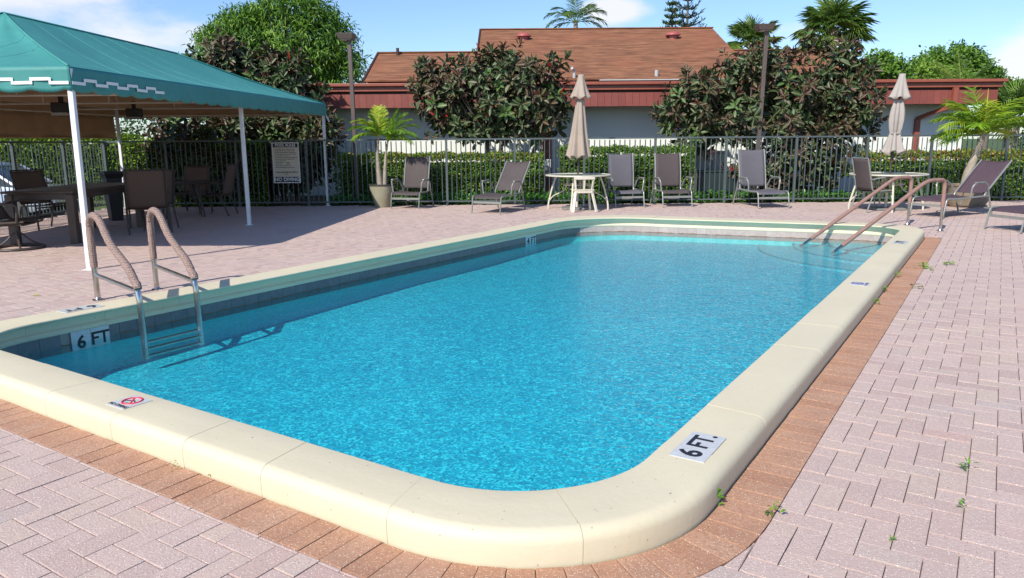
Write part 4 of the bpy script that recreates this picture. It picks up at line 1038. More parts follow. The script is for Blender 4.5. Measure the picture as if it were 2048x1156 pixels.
def sling_chair(label, x, y, face, m_f, m_s, w=.56, back_h=.95, seat=.42, arms=True, tilt=16, group=None, swivel=False, bigback=0):
    """face: direction the sitter looks (degrees from +x)"""
    t = thing('sling_chair', label, 'chair', (x, y, 0), R(face)+math.pi/2, group); hw = w/2; bt = R(tilt); L = (back_h-seat)/math.cos(bt)
    # local: sitter looks to -y
    for s in (-1, 1):
        xs = s*(hw-.015)
        obj('back_rail', MB().tube(curve([((xs, -.24, seat-.01), 0), ((xs, .20, seat-.03), .06), ((xs, .22+L*.55*math.sin(bt)-.01, seat+L*.55*math.cos(bt)), .2), ((xs, .22+L*math.sin(bt), back_h), 0)], 5), .015, 7), m_f, t, smooth='auto')
        if not swivel:
            obj('front_leg', MB().tube(curve([((s*hw, -.22, 0), 0), ((s*hw, -.20, seat+.21), .05), ((s*(hw+.01), .0, seat+.235), .1), ((s*hw, .26, seat+.19), 0)], 5), .015, 7), m_f, t, smooth='auto')
            obj('rear_leg', MB().tube([(s*hw, .30, 0), (s*hw, .17, seat-.03)], .015, 7), m_f, t, smooth='auto')
        elif arms:
            obj('armrest', MB().tube(curve([((s*hw, -.16, seat-.02), 0), ((s*(hw+.02), -.20, seat+.22), .07), ((s*(hw+.02), .1, seat+.24), .1), ((s*hw, .27, seat+.18), 0)], 5), .016, 7), m_f, t, smooth='auto')
    obj('crossbar', MB().tube([(-hw, -.2, seat-.05), (hw, -.2, seat-.05)], .012, 6), m_f, t)
    obj('top_bar', MB().tube([(-hw+.015, .22+L*math.sin(bt), back_h), (hw-.015, .22+L*math.sin(bt), back_h)], .013, 6), m_f, t)
    obj('seat_sling', MB().grid(lambda u, v: (-hw+.02+(w-.04)*u, -.24+.46*v, seat-.004-.02*math.sin(math.pi*u)-.02*v), 8, 8), m_s, t, smooth=True, solid=.006)
    obj('back_sling', MB().grid(lambda u, v: (-hw+.02+(w-.04)*u, .205+L*v*math.sin(bt)+.03*math.sin(math.pi*u), seat-.01+(back_h-.005-seat)*v), 8, 10), m_s, t, smooth=True, solid=.006)
    if swivel:
        obj('base_ring', MB().tube([(.30*math.cos(a*math.pi/12), .30*math.sin(a*math.pi/12), .02) for a in range(24)], .02, 8, closed=True), m_f, t, smooth='auto')
        obj('spring_column', MB().tube([(0, 0, .18), (0, 0, seat-.06)], .03, 8), m_f, t)
        for k in range(4):
            a = k*math.pi/2+.5; obj('base_strut', MB().tube(curve([((.29*math.cos(a), .29*math.sin(a), .03), 0), ((.16*math.cos(a), .16*math.sin(a), .09), .06), ((.02*math.cos(a), .02*math.sin(a), .24), 0)]), .014, 6), m_f, t)
        obj('rocker_plate', MB().box((0, 0, seat-.06), (.34, .34, .03)), m_f, t)
    return t
sling_chair('cream framed sling chair tucked against the right patio table', 7.02, 14.55, 8, m_frame, m_sling, .55, 1.02, .43, tilt=12)
# cream chair under the first table: only its legs and low back show
t = thing('resin_chair', 'cream resin chair pushed under the first umbrella table', 'chair', (1.42, 14.98, 0), R(6))
for s in (-1, 1):
    obj('front_leg', MB().bar((s*.20, .20, 0), (s*.15, .14, .42), .045, .03), m_creamf, t, bevel=.008)
    obj('rear_leg', MB().bar((s*.235, -.26, 0), (s*.16, -.12, .42), .055, .03), m_creamf, t, bevel=.008)
    obj('back_post', MB().bar((s*.16, -.13, .42), (s*.19, -.18, .67), .045, .025), m_creamf, t, bevel=.008)
obj('seat', MB().bbox(-.21, .21, -.15, .21, .415, .44), m_creamf, t, bevel=.01)
obj('apron', MB().bbox(-.17, .17, -.165, -.14, .37, .41), m_creamf, t, bevel=.006)
obj('top_rail', MB().bar((-.21, -.185, .66), (.21, -.185, .66), .03, .05), m_creamf, t, bevel=.01)
obj('back_slat', MB().bar((0, -.14, .43), (0, -.18, .64), .04, .012), m_creamf, t)

# under the canopy
t = thing('dining_table', 'dark rectangular dining table under the canopy', 'table', (-6.70, 11.68, 0), R(2))
obj('table_top', MB().bbox(-.50, .50, -1.13, 1.13, .715, .75), m_darkwood, t, bevel=.008)
obj('apron', MB().bbox(-.44, .44, -1.07, 1.07, .625, .713), m_darkwood, t)
for sx in (-1, 1):
    for sy in (-1, 1): obj('leg', MB().bbox(sx*.42-.055, sx*.42+.055, sy*1.04-.055, sy*1.04+.055, 0, .70), m_darkwood, t, bevel=.006)
gset = 'brown sling dining chairs under the canopy'
sling_chair('large brown swivel chair at the left edge under the canopy', -6.72, 10.12, 8, m_brown, m_bsling, .62, 1.04, .40, tilt=26, group=gset, swivel=True)
sling_chair('brown sling chair seen from behind, right of the dining table', -5.80, 11.95, 118, m_brown, m_bsling, .60, 1.0, .42, tilt=14, group=gset)
sling_chair('brown sling chair half hidden beside the one seen from behind', -6.02, 12.55, 140, m_brown, m_bsling, .56, .97, .42, tilt=14, group=gset)
sling_chair('brown sling chair behind the dining table facing the pool', -7.85, 12.6, -25, m_brown, m_bsling, .56, .97, .42, tilt=14, group=gset)
sling_chair('brown sling chair in profile by the small dark table', -5.78, 14.75, 182, m_brown, m_bsling, .55, .98, .42, tilt=14, group=gset)
sling_chair('dark sling chair on the far side of the small round table', -6.55, 15.4, -95, m_brown, m_bsling, .55, .93, .42, tilt=14, group=gset)
round_table('small dark round table in the shade under the canopy', -6.35, 14.5, .50, m_brown, h=.66, glassm=m_darkwood)
t = thing('tapered_planter', 'tall dark tapered planter behind the dining table', 'planter', (-7.35, 13.9, 0))
obj('body', MB().lathe([(.14, 0), (.19, .78), (.21, .80), (.235, .86), (.24, .90), (.19, .90), (.17, .82)], 4, (0, 0, 0)), m_black, t)
obj('soil', MB().lathe([(.0001, .83), (.172, .83)], 12), m_soil, t)

# ------------------------------------------------------------ car beyond the left fence
t = thing('parked_car', 'silver parked car seen through the left fence', 'car', (-12.35, 17.2, -.42), R(3))
def car_body():
    st = [(-2.2, .55, .62, .70), (-2.05, .40, .80, .82), (-1.5, .32, .92, .86), (-.9, .30, .95, .88), (.2, .30, .95, .89), (1.0, .30, .93, .88), (1.7, .34, .86, .86), (2.1, .42, .78, .80), (2.25, .55, .66, .66)]
    mb = MB(); k = len(st); rings = []
    for x, zl, zt, hw in st: rings.append([(x, -hw, zl), (x, -hw-.02, (zl+zt)/2), (x, -hw+.06, zt), (x, 0, zt+.03), (x, hw-.06, zt), (x, hw+.02, (zl+zt)/2), (x, hw, zl), (x, 0, zl-.03)])
    vs = [p for r_ in rings for p in r_]; fs = [(i*8+j, i*8+(j+1) % 8, (i+1)*8+(j+1) % 8, (i+1)*8+j) for i in range(k-1) for j in range(8)]
    fs += [tuple(range(8))[::-1], tuple(range((k-1)*8, k*8))]; return mb.add(vs, fs)
obj('body', car_body(), m_car, t, smooth='auto')
def greenhouse(g):
    st = [(-1.75, .93, .93, .74), (-1.15, .93, 1.36, .66), (-.5, .93, 1.45, .64), (.3, .93, 1.44, .64), (.8, .93, 1.32, .66), (1.45, .90, .92, .74)]; mb = MB(); rings = []
    for x, zl, zt, hw in st: rings.append([(x, -.78, zl), (x, -hw+g, zt-.02), (x, -hw+.12, zt+.012), (x, hw-.12, zt+.012), (x, hw-g, zt-.02), (x, .78, zl)])
    vs = [p for r_ in rings for p in r_]; fs = [(i*6+j, i*6+j+1, (i+1)*6+j+1, (i+1)*6+j) for i in range(len(st)-1) for j in range(5)]; return mb.add(vs, fs)
obj('window_glass', greenhouse(0), m_carglass, t, smooth='auto')
obj('roof', MB().grid(lambda u, v: (-1.1+1.9*u, -.60+1.2*v, 1.47+.02*math.sin(math.pi*u)*math.sin(math.pi*v)-.13*max(0, u-.72)/.28-.10*max(0, .2-u)/.2), 10, 6), m_car, t, smooth=True, solid=.03)
for s in (-1, 1):
    obj('roof_pillar', MB().tube([(-1.75, s*.755, .95), (-1.12, s*.665, 1.37)], .04, 6).tube([(1.42, s*.755, .93), (.8, s*.665, 1.34)], .035, 6).tube([(-.15, s*.77, .94), (-.15, s*.655, 1.44)], .03, 6), m_car, t)
    obj('headlight', MB().box((2.14, s*.60, .66), (.14, .26, .12)), m_glass, t, bevel=.03)
    for x in (-1.35, 1.4):
        wl = obj('wheel', MB().lathe([(.18, -.1), (.31, -.1), (.33, -.06), (.33, .06), (.31, .1), (.18, .1)], 24, cap=False), m_tyre, t, smooth='auto'); wl.matrix_local = Matrix.Translation((x, s*.82, .33)) @ Matrix.Rotation(R(90), 4, 'X')
        rm = obj('rim', MB().lathe([(.0001, -.06), (.18, -.09), (.19, .09), (.0001, .06)], 20, cap=False), m_box_grey, wl, smooth='auto')

# ------------------------------------------------------------ plants
def make_leaves(name, data, T, m, parent, singles=0, single_name='leaf', smooth=False):
    """data: P,D,U,L,W,tone arrays; the `singles` nearest leaves become parts of their own, the rest one mesh"""
    P, D, U, L, Wd, tn = data
    if singles:
        o = np.argsort(np.linalg.norm(P-np.array([0, 0, 1.4]), axis=1)); s, r_ = o[:singles], o[singles:]
        bins = 8; pool_m = []
        for b_ in range(bins):
            tt = (b_+.5)/bins
            V, F, t_ = leaf_batch(np.zeros((1, 3)), np.array([[0, 1., 0]]), np.array([[0, 0, 1.]]), np.ones(1), np.ones(1), np.array([tt]), T); pool_m.append(npmesh('leaf', V, F, m, t_, smooth))
        for i in s:
            d = D[i]/np.linalg.norm(D[i]); x = np.cross(d, U[i]); x /= np.linalg.norm(x); n_ = np.cross(x, d)
            ob = link(single_name, pool_m[min(bins-1, int(tn[i]*bins))], parent)
            ob.matrix_world = Matrix(((x[0]*Wd[i], d[0]*L[i], n_[0]*L[i], P[i][0]), (x[1]*Wd[i], d[1]*L[i], n_[1]*L[i], P[i][1]), (x[2]*Wd[i], d[2]*L[i], n_[2]*L[i], P[i][2]), (0, 0, 0, 1)))
            if parent: ob.matrix_parent_inverse = Matrix.Translation(-Vector(parent.location))
        P, D, U, L, Wd, tn = [a[r_] for a in (P, D, U, L, Wd, tn)]
    V, F, t_ = leaf_batch(P, D, U, L, Wd, tn, T)
    if parent is not None: V = V-np.array(parent.location)[None]
    o = link(name, npmesh(name, V, F, m, t_, smooth), parent)
    return stuff(o)
def sample_blobs(blobs, n, lo=.55):
    w = np.array([b[3]*b[4]*b[5] for b in blobs])**(2/3); w /= w.sum(); ch = rng.choice(len(blobs), n, p=w); B = np.array(blobs)
    d = rsph(n); r_ = (lo**3+(1-lo**3)*rng.random(n))**(1/3); c = B[ch, :3]; s = B[ch, 3:6]
    return c+d*s*r_[:, None], nrm(d/s), r_
def rubber_tree(label, x, y, blobs, n_ros, trunks, singles=150, seed=1, zmin=None, red=.12, group='dark leaved rubber trees behind the fence'):
    global rng
    rng = np.random.default_rng(seed)
    t = thing('rubber_tree', label, 'tree', (x, y, -.05), 0, group)
    P, N_, r_ = sample_blobs(blobs, n_ros, .35)
    k_ = rng.random(n_ros) < .16; P[k_] += N_[k_]*rng.uniform(.08, .38, k_.sum())[:, None]*np.array([1, .4, .8])
    if zmin is not None: k = P[:, 2] > zmin; P, N_, r_ = P[k], N_[k], r_[k]
    n_ros = len(P)
    A = nrm(N_*np.array([1, 1, .6])+np.array([0, 0, .45])+rsph(n_ros)*.35)
    LP, LD, LU, LL, LW, LTn = [], [], [], [], [], []
    for i in range(n_ros):
        a = A[i]; k = rng.integers(8, 13); e1 = nrm(np.cross(a, rsph(1)[0])); e2 = np.cross(a, e1); sc_ = rng.uniform(.8, 1.15); green = rng.random()
        for j in range(k):
            ph = j*2.399+rng.normal()*.2; tilt = R(22+ (j/k)*88+rng.normal()*9); f = j/k
            d = a*math.cos(tilt)+(e1*math.cos(ph)+e2*math.sin(ph))*math.sin(tilt); d = d+np.array([0, 0, -.18*f])
            p = P[i]-a*(.20*f)*sc_
            L_ = rng.uniform(.195, .275)*sc_*(.75+.35*f)
            LP.append(p+nrm(d)*.02); LD.append(d); LU.append(a+rng.normal(size=3)*.15); LL.append(L_); LW.append(L_*rng.uniform(.40, .50))
            if green > .93: tn = rng.uniform(.76, .86)
            elif green > .42: tn = rng.uniform(.42, .68) if f < .6 else rng.uniform(.25, .5)
            else: tn = rng.uniform(.0, .38)
            LTn.append(tn)
        if rng.random() < red*.35:
            for q in range(2): LP.append(P[i]); LD.append(a+rng.normal(size=3)*.12); LU.append(rsph(1)[0]); LL.append(rng.uniform(.16, .26)); LW.append(.05); LTn.append(rng.uniform(.93, 1))
    data = [np.array(q) for q in (LP, LD, LU, LL, LW, LTn)]
    make_leaves('foliage', data, leaf_T('oval', .16, .12), m_rubber, t, singles)
    br = MB(); loc = np.array(t.location)
    tops = []
    for tx, ty, hx, hz in trunks:
        c = [(tx-x, ty-y, 0), (tx-x+(hx-tx)*.35, ty-y, hz*.45), (hx-x, ty-y, hz)]
        obj('trunk', MB().tube(c, [.075, .06, .04], 8), m_bark, t, smooth=True); tops.append(c[-1])
    order = rng.permutation(n_ros)[:70]
    for i in order:
        q = P[i]-loc; tp = min(tops, key=lambda s: (s[0]-q[0])**2+(s[1]-q[1])**2); m_ = [(tp[0]+q[0])/2+rng.normal()*.1, (tp[1]+q[1])/2, (tp[2]+q[2])/2-.1]
        br.tube([tp, m_, tuple(q)], [.028, .018, .008], 5, cap=False)
    stuff(obj('branches', br, m_bark, t))
    return t
rubber_tree('round crowned dark rubber tree left of the closed taupe umbrella', -.35, 18.3,
            [(-.45, 18.3, 2.55, 1.95, 1.0, .98), (-1.55, 18.2, 2.3, .72, .7, .75), (.75, 18.2, 2.35, .68, .7, .8), (-.2, 18.2, 3.0, .9, .7, .55), (-.9, 18.1, 1.75, .9, .6, .5), (.25, 18.1, 1.75, .8, .6, .5), (-2.0, 18.2, 3.0, .35, .4, .35), (1.1, 18.2, 3.15, .3, .3, .3)],
            440, [(-.45, 18.3, -.6, 1.6), (.2, 18.35, .75, 1.7), (-.3, 18.3, -.2, 1.9)], 300, 3, 1.42)
rubber_tree('wide spreading dark rubber tree around the right lamp post', 6.3, 18.3,
            [(6.2, 18.2, 2.2, 2.2, 1.0, 1.05), (4.4, 18.1, 2.3, .8, .7, .75), (8.0, 18.1, 2.1, .8, .7, .9), (6.0, 18.2, 3.1, .9, .7, .5), (7.6, 18.2, 3.0, .7, .6, .5), (7.0, 18.0, 1.0, 1.35, .6, .9), (6.5, 18.1, .6, 1.3, .5, .6), (3.7, 18.0, 2.0, .35, .4, .4), (4.5, 18.1, 1.5, .7, .5, .35),
             (6.9, 18.2, 3.55, .18, .2, .35), (7.9, 18.2, 3.4, .22, .25, .35), (5.2, 18.2, 3.05, .35, .4, .35), (8.3, 18.2, 2.9, .3, .3, .3)],
            740, [(6.2, 18.3, 5.6, 1.8), (6.8, 18.4, 7.2, 2.0), (6.5, 18.2, 6.5, 2.2)], 300, 5, None, .10)
rubber_tree('tall dark rubber tree showing above the canopy roof', -6.4, 18.9,
            [(-6.3, 18.9, 2.5, 1.5, .8, .95), (-7.3, 18.8, 2.9, .8, .7, .8), (-5.4, 18.8, 2.5, .9, .7, .95), (-6.8, 18.8, 3.4, .7, .6, .5), (-5.7, 18.9, 3.2, .6, .5, .45), (-7.7, 18.7, 1.8, 1.2, .6, .75), (-6.2, 18.7, 1.3, 1.2, .5, .7), (-5.3, 18.7, 1.9, 1.0, .5, .6)],
            720, [(-6.6, 18.9, -6.9, 2.0), (-6.0, 18.9, -5.7, 2.0)], 140, 7, .7, .16, 'dark leaved rubber trees left of the clubhouse')
rubber_tree('dark rubber shrub filling the shade behind the pool rules sign', -5.2, 18.2,
            [(-5.2, 18.0, 1.1, .95, .6, 1.15), (-4.6, 18.1, 1.5, .55, .5, .7), (-6.5, 18.1, 1.75, .7, .5, .35), (-7.0, 17.25, 1.0, 1.4, .25, .8)], 330, [(-5.2, 18.2, -5.0, 1.2), (-5.5, 18.3, -5.8, 1.1)], 60, 9, None, .05, 'dark leaved rubber trees left of the clubhouse')
rng = np.random.default_rng(21)

def hedge(label, x0, x1, y0, y1, h, n, m, tone_top, L=(.042, .072), rag=.06, z0=-.05, hid='trimmed hedges behind the fence', tonelow=(.1, .78)):
    t = thing('hedge', label, 'hedge', ((x0+x1)/2, (y0+y1)/2, z0), 0, hid); loc = np.array(t.location)
    core = MB().bbox(x0+.1-loc[0], x1-.1-loc[0], y0+.14-loc[1], y1-.1-loc[1], 0, h-.16-z0)
    obj('stems', core, m_soil, t)
    P = np.zeros((n, 3)); u = rng.random(n); face = rng.random(n)
    P[:, 0] = x0+(x1-x0)*rng.random(n); P[:, 2] = z0+(h-z0)*rng.random(n)**.9; P[:, 1] = y0+np.abs(rng.normal(size=n))*.05
    top = face > .62; P[top, 1] = y0+(y1-y0)*rng.random(top.sum()); P[top, 2] = h-np.abs(rng.normal(size=top.sum()))*.05
    wob = .5+.5*np.sin(P[:, 0]*3.1)*np.sin(P[:, 0]*7.7+1); P[:, 2] += np.where(P[:, 2] > h-.15, rag*(wob-.3)+rng.normal(size=n)*.025, 0); P[:, 1] += -.07*np.sin(P[:, 0]*5+P[:, 2]*6)*.6
    N_ = np.where(top[:, None], [0, 0, 1.], [0, -1., .2]); D = nrm(N_+rsph(n)*.9); U = nrm(N_+rsph(n)*.6)
    f = np.clip((P[:, 2]-z0)/(h-z0), 0, 1.1); tn = tonelow[0]+(tonelow[1]-tonelow[0])*rng.random(n); tn = np.where((f > .86) & (rng.random(n) < .75), tone_top[0]+(tone_top[1]-tone_top[0])*rng.random(n), tn)
    Ls = rng.uniform(*L, n)
    make_leaves('foliage', (P, D, U, Ls, Ls*.6, np.clip(tn, 0, 1)), leaf_T('round', .1, .15), m, t)
hedge('clipped hedge with yellow green top left of the round rubber tree', -4.1, .75, 17.6, 18.3, 1.06, 15000, m_hedge, (.4, .95))
hedge('clipped green hedge behind the first umbrella table', 1.1, 4.25, 17.5, 18.3, 1.17, 12000, m_hedge, (.4, .75))
hedge('clipped hedge with orange tips at the right', 8.3, 12.6, 17.5, 18.2, 1.02, 14000, m_hedge, (.6, 1.0))
hedge('bright lime hedge behind the canopy dining tables', -8.8, -5.6, 17.3, 18.2, 1.36, 14000, m_lime, (.3, 1), (.05, .09), .1, tonelow=(0, 1))
hedge('lime green hedge beyond the left fence', -13.5, -9.9, 19.5, 20.6, 1.55, 9000, m_lime, (.4, 1), (.06, .10), .12, -.42)
hedge('tall green shrubs at the right end behind the palm', 12.5, 15.5, 17.6, 18.6, 1.75, 9000, m_hedge, (.2, .6), (.05, .09), .2)
def lowplants(label, x0, x1, y0, y1, n, h=.32):
    t = thing('ground_plants', label, 'plants', ((x0+x1)/2, (y0+y1)/2, -.05)); n_ = n
    cl = np.stack([x0+(x1-x0)*rng.random(n_), y0+(y1-y0)*rng.random(n_), -.04+np.zeros(n_)], 1); k = 7
    P = np.repeat(cl, k, 0)+rng.normal(size=(n_*k, 3))*.03; hgt = np.repeat(rng.uniform(.4, 1, n_), k); P[:, 2] = -.03+rng.random(n_*k)*h*hgt*.8
    D = nrm(rsph(n_*k)*[1, 1, .4]+[0, -.1, .6]); U = nrm(rsph(n_*k)*.5+[0, -.3, 1]); L_ = rng.uniform(.07, .13, n_*k)
    make_leaves('foliage', (P, D, U, L_, L_*.5, rng.random(n_*k)), leaf_T('oval', .2, .1), m_lowleaf, t)
lowplants('bright green ground plants along the fence right of centre', 2.9, 10.8, 16.95, 17.4, 620)
lowplants('green ground plants along the fence left of centre', -4.2, 1.4, 16.95, 17.4, 420)
lowplants('pale ground plants behind the first umbrella table', 1.4, 2.9, 16.95, 17.4, 90)

# feather palms
def feather_frond(base, az, elev, length, droop, leaf_l, m, parent, tone=(.1, .9), pairs=23, wid=.015, name='frond', hang=.35):
    pts = []; d = Vector((math.cos(az)*math.cos(elev), math.sin(az)*math.cos(elev), math.sin(elev))); p = Vector(base); n_ = 16
    for k in range(n_+1):
        pts.append(p.copy()); p = p+d*(length/n_); d = (d+Vector((0, 0, -droop/n_*(.4+1.2*k/n_)))).normalized()
    P, D, U, L, Wd, tn = [], [], [], [], [], []
    bt = rng.uniform(*tone)
    for k in range(pairs):
        f = .16+.84*k/pairs; q = f*n_; i = min(n_-1, int(q)); c = pts[i].lerp(pts[i+1], q-i); tg = (pts[i+1]-pts[i]).normalized()
        sd = tg.cross(Vector((0, 0, 1))); sd = sd.normalized() if sd.length > .01 else Vector((1, 0, 0)); up = sd.cross(tg)
        for s in (-1, 1):
            l_ = leaf_l*(math.sin(math.pi*(.12+.80*f)))**.7*rng.uniform(.88, 1.08)
            dd = sd*s*1.0+tg*(.55+.7*f)+up*rng.uniform(-.05, .5)-Vector((0, 0, hang*f+rng.uniform(-.05, .3)))
            P.append(c); D.append(dd.normalized()); U.append((up+sd*s*-.2+Vector(rng.normal(size=3)*.12))); L.append(l_); Wd.append(wid*rng.uniform(.85, 1.15)); tn.append(min(1, max(0, bt+rng.normal()*.12)))
    arr = [np.array([list(v) for v in q]) if not isinstance(q[0], (int, float)) else np.array(q, float) for q in (P, D, U)]+[np.array(L, float), np.array(Wd, float), np.array(tn, float)]
    V, F, t_ = leaf_batch(*arr, leaf_T('strip', .18, .05)); 
    o = link(name, npmesh(name, V, F, m, t_), parent)
    obj('rachis', MB().tube([tuple(x_) for x_ in pts], [.012*(1-.8*k/n_)*max(1, length/.9) for k in range(n_+1)], 5), m, o, tone=(min(1, bt+.25), 0, 0, 1))
    return o
def feather_palm(label, loc, trunks, fr, m=None, group=None, pot=None, name='potted_palm', tone=(.1, .9), seed=1):
    """trunks [(curve pts, radii)], fr list of dict(base, az, elev, length, droop, leaf)"""
    global rng
    rng = np.random.default_rng(seed)
    t = thing(name, label, 'palm', loc, 0, group)
    for pts, rad in trunks: obj('trunk', MB().tube(pts, rad, 10), m_palmbark, t, smooth='auto')
    for f in fr: feather_frond(f[0], R(f[1]), R(f[2]), f[3], f[4], f[5], m or m_palm, t, tone)
    return t
# left potted palm with two stems
def pot(label, loc, r0, r1, h, m, rim, group=None):
    t = thing('plant_pot', label, 'pot', loc, 0, group)
    obj('body', MB().lathe([(r0, 0), (r0*1.25, h*.25), (r1*.97, h*.75), (r1, h*.93), (r1*.93, h*.93), (r1*.9, h*.8)], 32, cap=False), m, t, smooth='auto')
    obj('rim', MB().lathe([(r1*.92, h*.92), (r1*1.04, h*.93), (r1*1.05, h), (r1*.95, h), (r1*.92, h*.92)], 32, cap=False), rim, t, smooth='auto')
    obj('soil', MB().lathe([(.0001, h*.9), (r1*.92, h*.9)], 24), m_soil, t)
pot('olive glazed round pot holding the left palm', (-2.80, 16.30, 0), .15, .265, .50, m_pot, m_pot_dark)
frs = []
z1, z2 = 1.06, .98
for b, az, el, ln_, dr, ll in [((-.02, 0, z1), 95, 84, .70, .5, .26), ((-.02, 0, z1), 178, 42, .78, 1.5, .24), ((-.02, 0, z1), 205, 62, .62, 1.3, .24), ((-.02, 0, z1), 250, 45, .6, 1.4, .24), ((-.02, 0, z1), 165, 20, .70, 1.3, .22), ((-.02, 0, z1), 60, 65, .55, 1.1, .22), ((-.03, 0, z1), 120, 55, .6, 1.2, .22),
                              ((.17, 0, z2), 30, 68, .80, 1.2, .26), ((.17, 0, z2), 5, 50, .85, 1.5, .26), ((.17, 0, z2), -20, 40, .80, 1.7, .24), ((.17, 0, z2), 80, 78, .5, .8, .22), ((.17, 0, z2), 330, 22, .75, 1.4, .2), ((.17, 0, z2), 280, 50, .55, 1.6, .22), ((.17, 0, z2), 20, 28, .8, 1.3, .22), ((-.02, 0, z1), 190, 75, .6, .8, .24), ((-.02, 0, z1), 70, 80, .7, .5, .26), ((.17, 0, z2), -5, 75, .75, .8, .26), ((.17, 0, z2), 150, 65, .5, 1.2, .22), ((-.02, 0, z1), 215, 25, .7, 1.5, .22), ((-.02, 0, z1), 185, 55, .75, 1.5, .24), ((.17, 0, z2), 350, 60, .8, 1.4, .24), ((.17, 0, z2), 310, 45, .7, 1.6, .24)]:
    frs.append((b, az, el, ln_*.92, dr, ll))
feather_palm('double stemmed yellow green palm in the olive pot', (-2.80, 16.30, .43),
             [([(-.03, 0, -.02), (-.055, 0, .35), (-.065, 0, .7), (-.02, 0, z1+.02)], [.062, .048, .030, .018]), ([(.06, .02, -.02), (.085, .02, .4), (.11, .01, .68), (.17, 0, z2+.02)], [.052, .038, .026, .018])],
             frs, tone=(.1, .8), seed=31)
pot('brown round pot behind the plum lounge chair', (9.32, 15.35, 0), .30, .36, .46, m_potb, m_potb)
frs = [((.22, 0, 1.05), az, el, ln_*.95, dr, .38) for az, el, ln_, dr in [(175, 40, 1.15, 1.3), (190, 20, 1.05, 1.2), (160, 60, 1.1, 1.2), (205, 50, 1.0, 1.3), (100, 72, 1.1, .9), (60, 60, 1.1, 1.1), (20, 50, 1.2, 1.2), (-5, 35, 1.2, 1.3), (-25, 30, 1.1, 1.3), (230, 35, .9, 1.3), (300, 40, 1.0, 1.3), (140, 15, 1.0, 1.0), (35, 15, 1.1, 1.0), (178, 58, 1.1, 1.4), (195, 35, 1.15, 1.5), (5, 62, 1.1, 1.3), (-12, 48, 1.2, 1.5), (120, 45, 1.1, 1.2), (250, 60, .9, 1.4), (80, 40, 1.1, 1.2), (185, 5, .9, .8)]]
pr = feather_palm('large yellow green palm behind the plum lounge chair', (9.32, 15.40, .40), [([(-.04, 0, -.02), (.0, 0, .3), (.10, 0, .6), (.20, 0, .95), (.22, 0, 1.09)], [.10, .085, .07, .055, .035])], frs, tone=(.2, .85), seed=33)
obj('spear_leaf', MB().tube([(.22, 0, 1.05), (.23, 0, 1.55), (.22, 0, 1.95)], [.018, .014, .004], 6), m_palm, pr, tone=(.9, 0, 0, 1))

# far coconut-like palm and more distant palms
frs = [((0, 0, 0), az, el, 1.6, 1.6, .55) for az, el in [(0, 45), (40, 60), (90, 75), (140, 55), (180, 40), (200, 20), (250, 35), (300, 45), (340, 25), (-15, 10), (165, 5), (110, 85)]]
feather_palm('small feather palm peeping over the main roof ridge', (3.05, 36.5, 6.75), [([(0, 0, -6.8), (.1, 0, -3), (0, 0, .05)], [.16, .13, .10])], frs, m=m_sabal, name='palm_tree', tone=(.1, .6), seed=35, group='distant palms beyond the roof')
frs = [((0, 0, 0), az, el, 2.0, 1.0, .6) for az, el in [(0, 60), (60, 70), (100, 82), (140, 65), (180, 55), (220, 40), (320, 45), (20, 45), (160, 45)]]
feather_palm('feather palm tip showing above the right end of the roof', (21.6, 37, 3.4), [([(0, 0, -3.45), (0, 0, .05)], [.16, .12])], frs, m=m_sabal, name='palm_tree', tone=(.4, 1), seed=36, group='distant palms beyond the roof')

# fan palms
def fan_palm(label, x, y, ztop, rad, n_f, seed, group=None, fan_l=.75, zb=-.05):
    global rng
    rng = np.random.default_rng(seed)
    t = thing('fan_palm', label, 'palm', (x, y, zb), 0, group); H = ztop-zb
    obj('trunk', MB().tube([(0, 0, 0), (.05, 0, H*.5), (0, 0, H)], [.2, .17, .18], 10), m_palmbark, t, smooth='auto')
    for k in range(n_f):
        el = math.asin(rng.uniform(-.55, 1)); az = k*2.399+rng.normal()*.2; d = Vector((math.cos(az)*math.cos(el), math.sin(az)*math.cos(el), math.sin(el))); pl = rad*rng.uniform(.45, .62)
        b = Vector((0, 0, H)); hub = b+d*pl+Vector((0, 0, -.08*pl)); sd = d.cross(Vector((0, 0, 1))); sd = sd.normalized() if sd.length > .05 else Vector((1, 0, 0)); up = sd.cross(d).normalized()
        P, D, U, L, Wd, tn = [], [], [], [], [], []; bt = rng.uniform(.1, .75) if el > -.2 else rng.uniform(.6, 1)
        for j in range(24):
            a = R(-110+220*j/23); dd = d*math.cos(a)+sd*math.sin(a)+up*rng.uniform(-.02, .12)-Vector((0, 0, .25+.15*rng.random()))*(abs(a)/2+.3)
            P.append(list(hub)); D.append(list(dd.normalized())); U.append(list(up)); L.append(rad*.5*rng.uniform(.85, 1.1)*(1-.25*abs(a)/1.9)); Wd.append(.024*rad); tn.append(min(1, max(0, bt+rng.normal()*.1)))
        V, F, t_ = leaf_batch(np.array(P), np.array(D), np.array(U), np.array(L), np.array(Wd), np.array(tn), leaf_T('strip', .3, .08))
        o = link('fan_frond', npmesh('fan_frond', V, F, m_sabal, t_), t)
        obj('petiole', MB().tube([tuple(b), tuple(hub)], [.02, .012], 4), m_sabal, o, tone=(.7, 0, 0, 1))
fan_palm('large fan palm rising above the right rubber tree', 11.95, 29.0, 5.35, 1.5, 56, 41, 'fan palms behind the clubhouse roof')
fan_palm('smaller fan palm left of the large one, behind the lamp head', 9.15, 29.5, 4.95, 1.15, 42, 42, 'fan palms behind the clubhouse roof')
fan_palm('thatch palm at the right end of the clubhouse', 13.7, 20.9, 1.95, 1.1, 30, 43)
fan_palm('second thatch palm at the far right picture edge', 15.6, 21.2, 1.9, 1.1, 26, 44)

